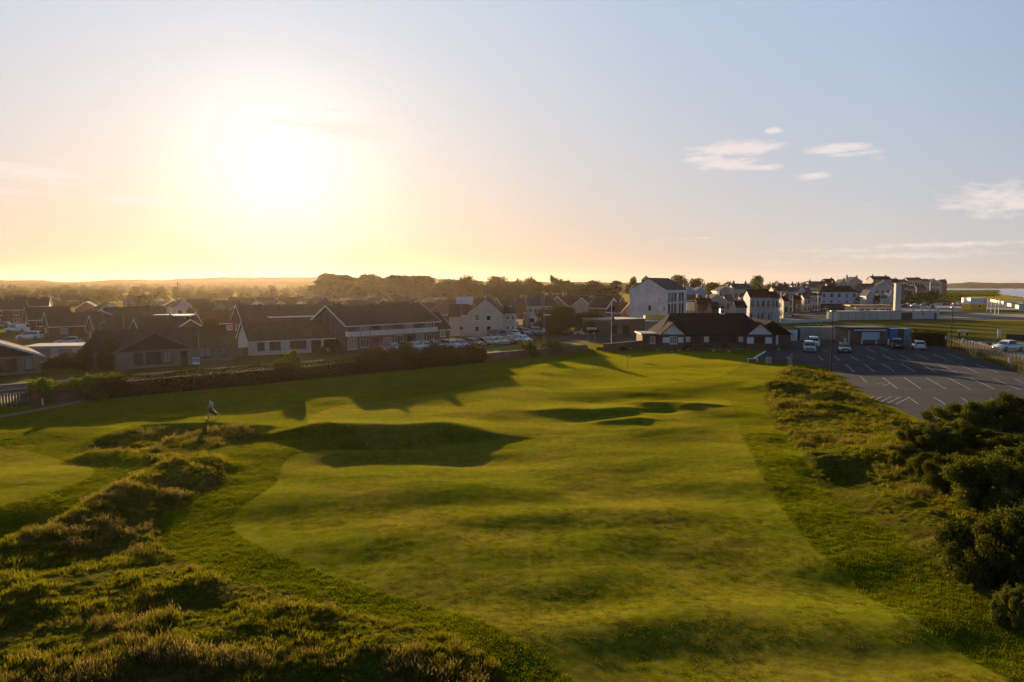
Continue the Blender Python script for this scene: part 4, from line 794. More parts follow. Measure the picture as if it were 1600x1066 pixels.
# --- the clubhouse
Yc = 118.5; cx0 = XatY(1030, Yc)
p0, p1 = (cx0, Yc), (XatY(1203, Yc), Yc); Lc = p1[0] - p0[0]
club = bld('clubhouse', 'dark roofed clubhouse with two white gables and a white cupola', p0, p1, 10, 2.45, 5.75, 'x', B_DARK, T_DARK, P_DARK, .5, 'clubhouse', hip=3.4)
club['_L'] = Lc
for gx, wv in ((0.0, 4.1), (Lc-4.5, 4.5)):
    m = MB(); m.box(gx, gx+wv, -1.3, -.003, -.3, 2.45, B_DARK); m.build('bay_wall', club)
    ap = 4.35; m = MB(); m.prism([(gx+.05,2.48),(gx+wv-.05,2.48),(gx+wv/2,ap)], 'y', -1.30, -1.0, PAINT); m.build('gable_panel', club)
    m = MB()
    for sg in (-1, 1):
        c = gx + wv/2; e = c + sg*(wv/2+.35)
        V = [(e,-1.75,2.2),(c,-1.75,ap),(c,6,ap),(e,6,2.2),(e,-1.75,2.4),(c,-1.75,ap+.2),(c,6,ap+.2),(e,6,2.4)]; m.add(V, [(0,1,2,3),(4,5,6,7),(0,1,5,4),(1,2,6,5),(2,3,7,6),(3,0,4,7)], T_DARK)
    m.build('gable_roof', club)
for x, w in ((.9,1.2),(3.4,.9),(5.0,.8),(8.2,.8),(14.2,.8)):
    q = MB(); y = -1.3 if x < 4.2 else 0; q.box(x-w/2, x+w/2, y-.05, y-.003, 1.05, 2.0, PAINT); q.build('wall_panel', club)
for x, w in ((Lc-3.9,1.1),(Lc-.75,1.1)): q = MB(); q.box(x-w/2, x+w/2, -1.35, -1.303, .9, 2.0, PAINT); q.build('wall_panel', club)
for x, y, w in ((2.15,-1.3,1.3),(6.4,0,1.6),(10,0,2.4),(12.4,0,2.0),(Lc-2.3,-1.3,1.5)):
    o = link('window', win_meshes(w, 1.3, P_DARK if (y == 0 or x > 5) else PAINT, 2)[0], club, (x, y, 1.5)); link('pane', win_meshes(w, 1.3, P_DARK, 2, CURT if x == 2.15 else GLASS)[1], o)
door(club, 'f', 11.3, 1.2, 2.1)
cp_ = MB(); xm = XatY(1127, Yc+5) - cx0; cp_.box(xm-.42, xm+.42, 4.6, 5.4, 5.6, 6.7, PAINT); cup = cp_.build('cupola', club); q = MB(); q.cyl((xm,5,6.7),(xm,5,7.4), .62, .02, T_DARK, 4); q.build('cupola_roof', cup)
q = MB(); q.box(xm-.22, xm+.22, 4.55, 4.598, 5.95, 6.45, GLASS); q.build('clock_face', cup)
m = MB(); m.box(Lc+.003, Lc+4.2, 1.5, 13, -.3, 2.4, B_DARK); m.build('right_wing_wall', club)
m = MB(); m.prism([(Lc-3,2.2),(Lc+4.6,2.2),(Lc+.8,4.7)], 'y', 1.2, 13.4, T_DARK); m.build('right_wing_roof', club)
for y in (3, 5.5, 8, 10.5):
    q = MB(); q.box(Lc+4.203, Lc+4.25, y-.4, y+.4, .6, 1.9, PAINT); q.build('wall_panel', club)
q = MB(); q.box(Lc+.4, Lc+.8, 1.42, 1.498, .9, 2.1, PAINT); q.box(Lc+1.6, Lc+2.0, 1.42, 1.498, .5, 2.1, PAINT); q.build('wall_panel', club)
m = MB(); m.box(XatY(1004, Yc)-cx0, -.003, .3, 6, -.3, 2.35, B_DARK); m.build('annex_wall', club)
m = MB(); m.box(XatY(1003, Yc)-cx0-.2, -.003, .0, 6.2, 2.352, 2.55, mat('pale_lead', (.25,.235,.22), .5)); m.build('annex_roof', club)
o = link('window', win_meshes(.9, 1.2, PAINT, 0)[0], club, (-1.1, .3, 1.4)); link('pane', win_meshes(.9, 1.2, PAINT, 0, CURT)[1], o)
m = MB(); m.box(6, 13.2, -1.9, -1.5, 0, .45, B_DARK); m.box(4.5, 14, -1.95, -1.3, -.05, .06, CONC); m.build('terrace_wall', club)
# --- town beyond the road; (px0, px1, Y, eave py, ridge py, kind, wall, roof, rows, cols, label)
TOWN = [(1068,1083,232,454,448,'y','U','S',1,1,'small light blue gabled house, left of two'),(1083,1103,232,455,449,'y','U','S',1,2,'light blue gabled house, right of two'),(1072,1098,205,472,461,'x','R','B',1,3,'brown roofed brick house in front of the light blue gables'),
 (1072,1090,188,472,470,'-','W','S',1,4,'white shop front just right of the three storey building'),(1090,1112,185,475,468,'x','D','D',1,3,'dark pavilion with rows of small lights behind the clubhouse roof'),(1103,1134,192,470,460,'y','W','S',1,1,'white gabled house behind the clubhouse cupola'),
 (1134,1145,200,470,461,'x','G','S',2,2,'narrow grey house right of the white gable behind the cupola'),(1118,1146,235,455,449,'y','E','S',1,2,'beige gabled house with tall chimney above the white gable'),(1145,1172,230,451,447,'x','G','S',2,3,'grey brown block with a step in its roof, left of the corner pub'),
 (1158,1173,205,470,464,'x','W','S',2,3,'cream bay fronted house left of the corner pub'),(1171,1204,196,464,453,'x','W','D',2,4,'white corner pub with large dark roof'),(1204,1216,198,465,456,'x','W','D',2,2,'white end of the corner pub facing the high street'),
 (1208,1220,235,454,449,'x','W','R',3,2,'white and red house behind the corner pub'),(1219,1230,250,452,447,'x','R','S',3,2,'brick terraced house on the high street'),(1228,1238,262,456,450,'x','U','S',3,2,'blue terraced house on the high street'),(1237,1247,275,455,449,'x','W','S',3,2,'white terraced house right of the blue one'),
 (1246,1256,290,455,448,'y','U','S',3,2,'pale blue gabled house on the high street'),(1255,1266,300,456,450,'x','K','S',3,2,'pink terraced house at the end of the high street'),(1250,1279,330,449,444,'x','G','S',2,4,'grey stone block above the end of the high street'),(1264,1282,285,462,457,'-','W','S',2,4,'white building with a row of small windows left of the hotel'),
 (1265,1292,370,445,440,'x','E','R',2,3,'beige house with long red brown roof on the skyline'),(1289,1304,380,441,436,'x','R','D',2,3,'dark brick house with a high square roof on the skyline'),(1281,1340,296,456,447,'x','P','D',2,5,'pale blue hotel with dark hipped roof and dark ground floor'),
 (1307,1324,362,445,437,'y','W','S',2,2,'white gabled villa left of the tall chimneyed villa'),(1322,1346,372,440,433,'y','E','S',2,3,'tall villa with paired chimneys rising above the hotel'),(1341,1362,300,462,455,'x','G','S',1,2,'low slate roofed house right of the hotel'),(1346,1364,360,448,444,'x','B','B',2,3,'brown house between the two skyline villas'),
 (1363,1391,352,449,440,'y','W','S',2,3,'white gabled villa with dark bay left of the tower'),(1363,1392,400,437,432,'x','G','D',2,4,'grey terrace with parapet chimneys on the skyline left of the tower'),(1384,1400,270,466,458,'y','W','S',1,1,'small white gabled boathouse at the foot of the tower'),
 (1352,1364,270,462,454,'y','W','S',1,1,'small white gabled house with slanted roof right of the hotel'),(1392,1402,420,441,436,'x','G','D',3,2,'narrow grey house on the skyline behind the tower'),(1402,1418,520,441,437,'x','E','R',3,4,'beige seafront terrace with red roof, left end'),(1417,1440,560,438,434,'x','W','R',3,6,'tall pale seafront hotel with central gable'),
 (1438,1452,590,440,436,'x','E','S',3,4,'pale seafront terrace right of the tall hotel'),(1407,1418,420,449,444,'x','W','R',2,2,'white house with bright red roof right of the tower'),(1418,1430,450,451,447,'x','G','S',2,3,'grey house below the seafront terrace'),(1452,1464,640,441,436,'y','G','S',3,3,'dark gabled seafront house near the water'),
 (1463,1471,660,442,438,'y','W','S',3,2,'white seafront house second from the end'),(1470,1479,690,441,437,'x','B','D',3,2,'last dark house of the seafront before the sea'),(1012,1030,420,441,437,'x','R','S',1,2,'brick house behind the white three storey building'),(880,891,412,443,440,'x','B','B',1,2,'brick house with three tall chimneys above the dark wood'),
 (1112,1124,178,482,478,'x','R','D',1,1,'low brick outbuilding just behind the clubhouse roof, left of the pub'),(1150,1166,180,480,474,'x','G','D',1,2,'low dark roofed annex at the left foot of the corner pub'),(1224,1232,225,470,465,'x','E','D',1,1,'low shop with dark roof at the start of the high street'),(1242,1252,262,468,463,'x','B','D',1,2,'low brick shop halfway along the high street'),(1256,1266,275,466,460,'x','W','B',2,2,'white house with brown roof just left of the hotel block'),(1293,1306,340,448,442,'x','G','B',1,2,'grey house half hidden behind the hotel roof, left'),(1343,1354,280,470,464,'y','B','D',1,1,'small brown gabled house right beside the hotel'),(1366,1378,300,468,462,'x','R','D',1,2,'low brick house under the white gabled villa'),(1404,1414,400,456,451,'x','B','S',1,2,'low brown house under the seafront terrace left end'),(1432,1446,500,450,445,'x','B','B',2,3,'brown terrace under the tall seafront hotel'),
 (1238,1252,330,449,444,'x','W','S',2,3,'white house over the high street roofs'),(1215,1232,300,449,445,'x','E','S',2,3,'beige house over the high street roofs')]
W_TOWN = mat('town_render', (.42,.415,.40), .85, .2, var=.35, scale=.4)
WM = {'W': W_TOWN, 'U': W_BLUE, 'R': B_RED, 'D': B_DARK, 'G': W_GREY, 'E': W_BEIGE, 'K': W_PINK, 'P': mat('pale_blue_render', (.42,.48,.56), .8, .2), 'B': B_BROWN}; RM = {'S': T_SLATE, 'B': T_BROWN, 'D': T_DARK, 'R': T_RED}
for i, (a, c, Y_, ep, rp, kd_, wk, rk, rows, cols, lb) in enumerate(TOWN):
    he, hr = ZatY(ep, Y_), ZatY(rp, Y_ + 4); he = max(he, 2.4); L_ = (c - a) / F * (Y_ * CP + 1); hr = max(hr, he + (.3 if kd_ == '-' else L_ * .25 if kd_ == 'y' else 1.5))
    p0 = (XatY(a, Y_), Y_); dp = min(8, max(5, L_)); tt = p0[0] / Y_; Lt = L_; L_ = Lt * (.92 if kd_ == 'y' else 1.0); p0 = (p0[0] + (Lt - L_), Y_)
    ch = ((L_*.15, dp/2, hr+.9), (L_*.85, dp/2, hr+.8)) if kd_ != '-' and i % 4 == 0 else ((L_*.8, dp/2, hr+.7),) if kd_ != '-' and i % 2 else ()
    b = bld('hotel' if 'hotel' in lb else 'pub' if 'pub' in lb else 'villa' if 'villa' in lb else 'terraced_house' if 'terrace' in lb else 'house', lb, p0, (p0[0]+L_, Y_), dp, he, hr, kd_, WM[wk], RM[rk], PAINT if kd_ == 'y' else None, .25, 'hotel' if 'hotel' in lb else 'pub' if 'pub' in lb else 'house', chim=ch, hip=2.5 if 'hipped' in lb else 0)
    st = he / (rows + (.0 if wk != 'P' else .55))
    for rI in range(rows):
        for cI in range(cols):
            w = min(1.1, L_/cols*.5); window(b, 'f', L_*(cI+.5)/cols, he - st*(rI+.5), w, min(1.6, st*.55), PAINT if wk in 'RBDK' else P_DARK, 0, GLASS if (cI+rI+i) % 5 else CURT)
    if wk == 'P':
        q = MB(); q.box(.1, L_-.1, -.35, -.003, .05, 2.9, P_DARK); q.box(-.1, L_+.1, -.8, -.003, 2.95, 3.25, PAINT); q.build('shop_front', b)
    if 'bay' in lb or 'corner pub' in lb:
        for q_ in (.25, .75): q = MB(); q.prism([(L_*q_-.8,-.002),(L_*q_-.5,-.7),(L_*q_+.5,-.7),(L_*q_+.8,-.002)], 'z', .2, he*.42, W_TOWN); q.build('bay', b)
# --- seafront: pavilion wall, tower, kiosks
p0, p1 = gp(1309, 500.5), gp(1408, 499.5); b = bld('pavilion', 'long low white concrete pavilion wall with a square lit end', p0, p1, 5.5, 2.5, 2.75, '-', W_CREAM, CONC, over=.08, cat='pavilion')
for i in range(9): q = MB(); x = b['_L']*(i+.5)/9; q.box(x-.05, x+.05, -.06, -.002, 0, 2.4, CONC); q.build('pilaster', b)
p0, p1 = fY(1337, 235, 13, 0); b = bld('shelter', 'flat roofed open shelter with brown deck roof behind the white pavilion', p0, p1, 8, 3.5, 4.0, '-', W_WHITE, mat('brown_deck', (.30,.20,.10), .7), over=.8, cat='shelter')
for i in range(5): window(b, 'f', 2+i*2.3, 2.2, 1.8, 1.2, PAINT, 1)
p0, p1 = fY(1398, 222, 1.8, 0); b = bld('tower', 'slim square white clock tower standing at the end of the pavilion', p0, p1, 1.2, 11.2, 11.5, '-', W_CREAM, W_CREAM, over=.08, cat='tower')
q = MB(); q.box(.4, 1.4, -.08, -.002, 8.6, 10.4, W_WHITE); q.build('tower_panel', b)
p0, p1 = gp(1426, 499), gp(1467, 498); b = bld('lavatory_block', 'low white flat block with battlement posts beside the pavilion', p0, p1, 5, 2.5, 2.65, '-', W_WHITE, CONC, over=.0, cat='building'); door(b, 'f', b['_L']*.86, 1.0, 1.9); window(b, 'f', b['_L']*.38, 1.7, .6, .6, P_DARK, 0)
for i in range(4): q = MB(); x = b['_L']*(.03+.94*i/3); q.box(x-.2, x+.2, -.04, .36, 2.66, 3.6, W_WHITE); q.build('parapet_post', b)
q = MB(); q.box(.2, b['_L']-.2, .06, .12, 3.25, 3.32, METAL); q.build('rail', b)
p0, p1 = gp(1408, 499.5), gp(1425, 499); b = bld('wall', 'dark wall between the tower and the white block', p0, p1, .4, 2.2, 2.3, '-', P_DARK, CONC, over=.02, cat='wall')
p0, p1 = fY(1516, 296, 7.3, 0); b = bld('lifeguard_cabin', 'box cabin with yellow lower storey and white upper storey on the promenade', p0, p1, 6, 2.6, 5.3, '-', mat('yellow_cladding', (.88,.44,.02), .5), PAINT, over=.003, cat='cabin')
window(b, 'f', 4, 1.9, .8, .8, P_DARK, 0); q = MB(); q.box(5.6, 7.0, -.06, -.006, 3.2, 4.6, METAL); q.build('louvre', b)
p0, p1 = gp(1592, 487), gp(1640, 488); b = bld('kiosk', 'pale promenade kiosk with stepped roof at the right edge', p0, p1, 6, 3.0, 3.3, '-', W_WHITE, W_CREAM, over=.2, cat='kiosk')
q = MB(); q.box(1, 3, 1, 3, 3.31, 4.6, W_CREAM); q.build('lantern', b)
for k, (a, c) in enumerate((((1546,471),(1568,476)), ((1570,477.5),(1592,483)))):
    p0, p1 = gp(*a), gp(*c); bld('sea_wall', 'pale sunlit sea wall, %s of two lengths' % ('left' if k == 0 else 'right'), p0, p1, .5, 1.6, 1.7, '-', W_CREAM, W_CREAM, over=.0, cat='wall')
# --- buildings on the far side of the car park
p0, p1 = gp(1325, 537.5), gp(1386, 537.5); b = bld('kiosk', 'flat roofed brown brick kiosk with pale blue shutter beyond the car park', p0, p1, 5, 2.65, 3.1, '-', B_BROWN, P_DARK, over=.25, cat='kiosk')
q = MB(); q.box(2.5, 5.8, -.06, -.003, .95, 2.2, mat('blue_shutter', (.38,.50,.56), .5)); q.build('shutter', b); q = MB(); q.box(.9, 6.9, -.34, -.26, 2.5, 2.68, PAINT); q.build('fascia', b); q = MB(); q.box(0, .12, -.5, -.01, 0, 2.6, CONC); q.build('pier', b)
t_ = thing('table', 'white serving table in front of the blue kiosk shutter', 'table', (XatY(1358, 126.2), 126.2, 0)); q = MB(); q.box(-1.5, 1.5, -.3, .3, .85, .93, PAINT); q.build('table_top', t_)
for x in (-1.35, 1.3): q = MB(); q.box(x-.05, x+.05, -.25, .25, 0, .848, PAINT); q.build('leg', t_)
for k, (a, c, y0, h, m_, lb, nm, ct) in enumerate(((1230,1246,533,2.2,PAINT,'white panel fence beside the clubhouse wing','fence','fence'),(1239,1250,531,2.3,WOOD,'brown timber gate between the white panels and the container','gate','gate'),
    (1250,1308,531,2.55,mat('white_steel', (.30,.315,.315), .6, .3, var=.35, scale=1.5),'long white corrugated shipping container beside the clubhouse','shipping_container','container'),
    (1390,1402,537,2.8,mat('blue_steel', (.04,.16,.48), .55, .3, var=.2),'blue steel container end right of the brick kiosk','shipping_container','container'),(1402,1412,536,2.7,P_DARK,'dark store door between the blue and teal ends','store','store'),(1412,1423,536,2.7,mat('teal_steel', (.10,.26,.32), .6, .3, var=.2),'teal steel container end beside the ivy fence','shipping_container','container'))):
    q0, q1 = gp(a, y0), gp(c, y0); L_ = q1[0]-q0[0]; o = thing(nm, lb, ct, (q0[0], q0[1], 0)); q = MB(); dp = 2.4 if nm != 'fence' and nm != 'gate' else .12
    q.box(0, L_, 0, dp, 0, h, m_); q.build('body' if dp > 1 else 'panel', o)
    n_ = max(2, int(L_ / .3)); q = MB()
    for i in range(n_): x = L_*(i+.25)/n_; q.box(x, x+.14, -.035, -.002, .05, h-.05, m_)
    q.build('corrugation' if dp > 1 else 'battens', o)
    if 'long white' in lb:
        for i in range(5): q = MB(); x = L_*i/4; q.box(x-.07, x+.07, -.06, -.037, 0, h, METAL); q.build('door_post', o)
b = thing('cabinet', 'white cabinet with a hatch left of the brick kiosk', 'cabinet', (*gp(1308.5, 529), 0)); q = MB(); q.box(0, 1.1, 0, .7, 0, 1.5, PAINT); q.prism([(-.05,1.5),(1.15,1.5),(.55,1.75)], 'y', -.05, .75, PAINT); q.build('body', b); q = MB(); q.box(.4, .65, -.02, -.002, .9, 1.1, P_DARK); q.build('hatch', b)
hedge(gp(1424, 538), gp(1478, 542), 2.5, .7, 'ivy covered fence in the far right corner of the car park', 12, 150, .10, L_DARK)
hedge(gp(792, 522), gp(850, 520), 1.5, .8, 'dark hedge behind the second row of parked cars', 13, 130, .10, L_DARK)
# ---------------------------------------------------------------- car park, roads, common
def sheet(name, pts, z, m_, kind='structure', parent=None):
    me = bpy.data.meshes.new(name); bm = bmesh.new(); vs = [bm.verts.new((p[0], p[1], z)) for p in pts]; f = bm.faces.new(vs); bmesh.ops.triangulate(bm, faces=[f]); bmesh.ops.recalc_face_normals(bm, faces=bm.faces)
    bm.to_mesh(me); bm.free(); me.materials.append(m_); o = link(name, me, parent)
    if kind and parent is None: o['kind'] = kind
    return o
def strip(name, pl, w, z, m_, parent=None, kind='structure'):
    P = [Vector((p[0], p[1], 0)) for p in pl]; L_, R_ = [], []
    for i, p in enumerate(P):
        d = (P[min(i+1, len(P)-1)] - P[max(i-1, 0)]).normalized(); n = Vector((-d.y, d.x, 0)) * w / 2; L_.append(p + n); R_.append(p - n)
    m = MB(); n = len(P); m.add([(v.x, v.y, z) for v in L_ + R_], [(i, i+1, n+i+1, n+i) for i in range(n-1)], m_); o = m.build(name, parent)
    if parent is None: o['kind'] = kind
    return o
t = NT('car_park_tarmac'); P = t.pos(); f1 = t.ramp(t.noise(.16, 5, .65, P), .38, .64); f2 = t.noise(1.1, 6, .7, P); f3 = t.noise(22, 3, .8, P)
c = t.mix(f1, (.024,.028,.036), (.036,.040,.048)); c = t.mix(t.ramp(f2, .52, .68), c, (.046,.048,.052)); c = t.mix(1.0, c, t.math('MULTIPLY_ADD', f3, .9, .55), 'MULTIPLY')
lw = t.noise(.35, 3, .5, t.mapping(P, (1, .16, 1), (0, 0, R(20)))); c = t.mix(t.math('MULTIPLY', t.ramp(lw, .56, .64), .4), c, (.014,.016,.020))
TARM = t.done(t.bsdf(c, 1.0, .08, 0, t.bump(f3, .4, .01)))
t = NT('road_paint'); LINEM = t.done(t.bsdf(t.mix(t.ramp(t.noise(5, 5, .75, t.pos()), .38, .58), (.08,.08,.085), (.34,.35,.36)), .7, .2))
t = NT('common_grass'); P = t.pos(); c = t.mix(t.ramp(t.noise(.05, 5, .65, t.mapping(P, (.4, 1.4, 1))), .4, .62), (.085,.085,.012), (.130,.110,.030)); c = t.mix(1.0, c, t.math('MULTIPLY_ADD', t.noise(1.2, 5, .7, P), 1.0, .5), 'MULTIPLY'); COMM = t.done(t.bsdf(c, 1, 0, 0, t.bump(t.noise(3, 4, .7, P), .6, .2)))
ROADM = TARM; SAND = mat('sand', (.30,.25,.19), .95, .1, var=.25, scale=.05)
cp = sheet('car_park', [p for p in CARPARK], .03, TARM)
sheet('common', gpl([(1180,540),(1190,512),(1222,507),(1330,503),(1480,501),(1700,503),(2400,512),(2400,700),(1900,640),(1760,590),(1600,562),(1475,532),(1430,530),(1330,530)]), .012, COMM)
sheet('verge_lawn', gpl([(1225,503),(1236,498),(1262,492),(1308,489.5),(1308,501)]), .016, COMM)
sheet('path', gpl([(1480,530),(1530,533),(1600,536),(1900,548),(1900,640),(1760,600),(1600,566),(1545,549),(1500,538)]), .03, mat('pale_track', (.17,.15,.13), .95, .1, var=.3, scale=.2))
sheet('road', gpl([(1408,502),(1500,500.5),(1620,501),(2100,503),(2100,499),(1620,497),(1500,497.3),(1408,499.5)]), .022, ROADM)
sheet('promenade', gpl([(1400,497),(1470,496.9),(1600,496.4),(1900,495),(1900,480),(1650,474),(1560,469),(1480,470),(1410,476)]), .02, mat('promenade_paving', (.16,.155,.15), .9, .2, var=.3, scale=.08))
sheet('seafront_lawn', gpl([(1465,491),(1525,489),(1600,491),(1800,490),(1800,485),(1600,484.5),(1540,485.5),(1470,487)]), .03, COMM); sheet('far_lawn', gpl([(1408,473.6),(1500,473),(1512,467),(1440,466),(1408,467)]), .03, COMM)
strip('street', [gp(1205,502), gp(1215,497), gp(1228,488), gp(1245,481), gp(1255,474), gp(1262,468), gp(1268,464)], 22, .03, ROADM)
strip('street', [gp(1215,496), gp(1280,487), gp(1360,481), gp(1408,477.5)], 24, .034, ROADM)
strip('street', [gp(1216,512), gp(1150,505), gp(1090,504), gp(1040,507), gp(1000,516), gp(955,527), gp(915,533), gp(860,531)], 9, .026, ROADM)
def off(u, o): return (HEDGE0[0] + hd[0]*u - hd[1]*o, HEDGE0[1] + hd[1]*u + hd[0]*o)
strip('street', [off(-60, 9.5), off(-20, 8.6), off(20, 8.6), off(HEDGE_L*.8, 10.5), off(HEDGE_L+2, 15), gp(905,526)], 6.5, .022, ROADM)
strip('verge', [off(-60, 4), off(HEDGE_L*.72, 4)], 3.6, .018, g_mat)
sheet('front_lawn', [off(-50,3.4), off(2,3.4), off(2,6.5), off(-50,7)], .024, mat('lawn', (.075,.105,.012), .95, .05, var=.3, scale=2))
sheet('verge', gpl([(760,545),(850,536),(900,537),(918,541),(870,551),(765,556)]), .032, mat('lawn', (1,1,1)))
strip('pavement', [off(-40, 12.6), off(HEDGE_L*.52, 12.6)], 1.3, .12, mat('paving', (.22,.19,.16), .9, .2, var=.25))
strip('path', [gp(-40,660), gp(40,646), gp(100,634.5), gp(128,628), gp(150,624)], 1.1, .10, mat('path_gravel', (.12,.11,.075), .95, .1, var=.3, scale=2))
lines = []
def q5(x, y): return (1130 + x/3.404, 480 + y/3.404)
for a, b, c_, d in ((505,260,533,285),(590,260,622,286),(675,260,718,286),(760,258,808,284),(845,254,900,281),(940,254,997,281),(1022,252,1090,279),(1115,250,1185,279),(1197,250,1277,281),(605,225,635,243),(755,218,800,238),(830,215,880,235),(528,228,556,243),(690,198,712,206),(920,213,960,226),(990,214,1035,230),
    (650,305,697,346),(750,305,806,345),(846,303,913,344),(947,303,1022,346),(1050,303,1132,347),(1147,305,1244,349),(1250,306,1355,349),(1345,306,1465,350),(730,372,766,403),(848,375,927,434),(962,376,1052,436),(1080,377,1186,438),(1197,378,1316,440),(1315,380,1446,438),(1435,381,1580,442),(1550,383,1690,443),
    (985,480,1037,517),(1120,481,1184,520),(1265,483,1330,521),(1420,486,1500,525),(780,490,803,475),(800,500,842,478),(835,507,895,478),(870,515,943,480),(920,517,988,484),(330,285,370,247),(820,410,860,403),(850,420,885,408)):
    lines.append((gp(*q5(a, b)), gp(*q5(c_, d)), .11))
for a, b, c_, d in ((697,347,1465,350),(505,303,1345,304),(848,376,1600,382),(927,436,1600,442),(780,475,985,481),(1037,518,1600,524)): lines.append((gp(*q5(a, b)), gp(*q5(c_, d)), .05))
for a, b, w in lines:
    L_ = math.dist(a, b); m = MB(); m.add([(0,-w/2,0),(L_,-w/2,0),(L_,w/2,0),(0,w/2,0)], [(0,1,2,3)], LINEM)
    m.build('bay_line', cp, (a[0], a[1], .036 if w > .06 else .040), math.atan2(b[1]-a[1], b[0]-a[0]))
# ---------------------------------------------------------------- cars
RUB = mat('tyre_rubber', (.018,.018,.018), .9, .2); ALLOY = mat('alloy', (.30,.30,.31), .35, .5, .7); CGL = mat('car_glass', (.015,.018,.022), .05, .7, var=.05); LAMP = mat('headlamp_glass', (.5,.5,.5), .15, .6); RLAMP = mat('tail_lamp', (.25,.01,.01), .2, .6)
PLATE_W = mat('number_plate', (.55,.55,.5), .5)
def cpaint(n, c):
    if 'paint_'+n in MATS: return MATS['paint_'+n]
    t = NT('paint_'+n); b = t.n('ShaderNodeBsdfPrincipled'); b.inputs['Base Color'].default_value = (*c, 1); b.inputs['Roughness'].default_value = .35; b.inputs['Metallic'].default_value = .25; b.inputs['Coat Weight'].default_value = .7; b.inputs['Coat Roughness'].default_value = .06
    MATS['paint_'+n] = t.done(b.outputs[0]); return MATS['paint_'+n]
PAINTS = {'white': (.66,.66,.65), 'silver': (.34,.35,.36), 'black': (.015,.015,.017), 'blue': (.04,.11,.32), 'red': (.22,.025,.02), 'grey': (.11,.115,.12), 'pale blue': (.22,.32,.42), 'dark green': (.02,.06,.04), 'orange': (.45,.12,.02), 'pale green': (.26,.33,.28)}
STY = { # length, width, height, belt, hood length, screen base, roof front, roof rear, rear base, wheel radius
 'hatchback': (4.0,1.72,1.46,.90,.78,.95,1.75,3.35,3.85,.31), 'saloon': (4.5,1.78,1.44,.92,.85,1.10,1.95,3.30,3.85,.32), 'estate': (4.6,1.80,1.50,.93,.85,1.05,1.85,4.00,4.45,.33),
 'suv': (4.55,1.88,1.72,1.05,1.02,1.05,1.75,3.95,4.42,.37), 'van': (4.7,1.85,1.90,1.10,.95,.75,1.45,4.55,4.66,.34), 'pickup': (5.2,1.90,1.78,1.08,1.05,1.20,1.90,3.10,3.45,.39)}
CARM = {}
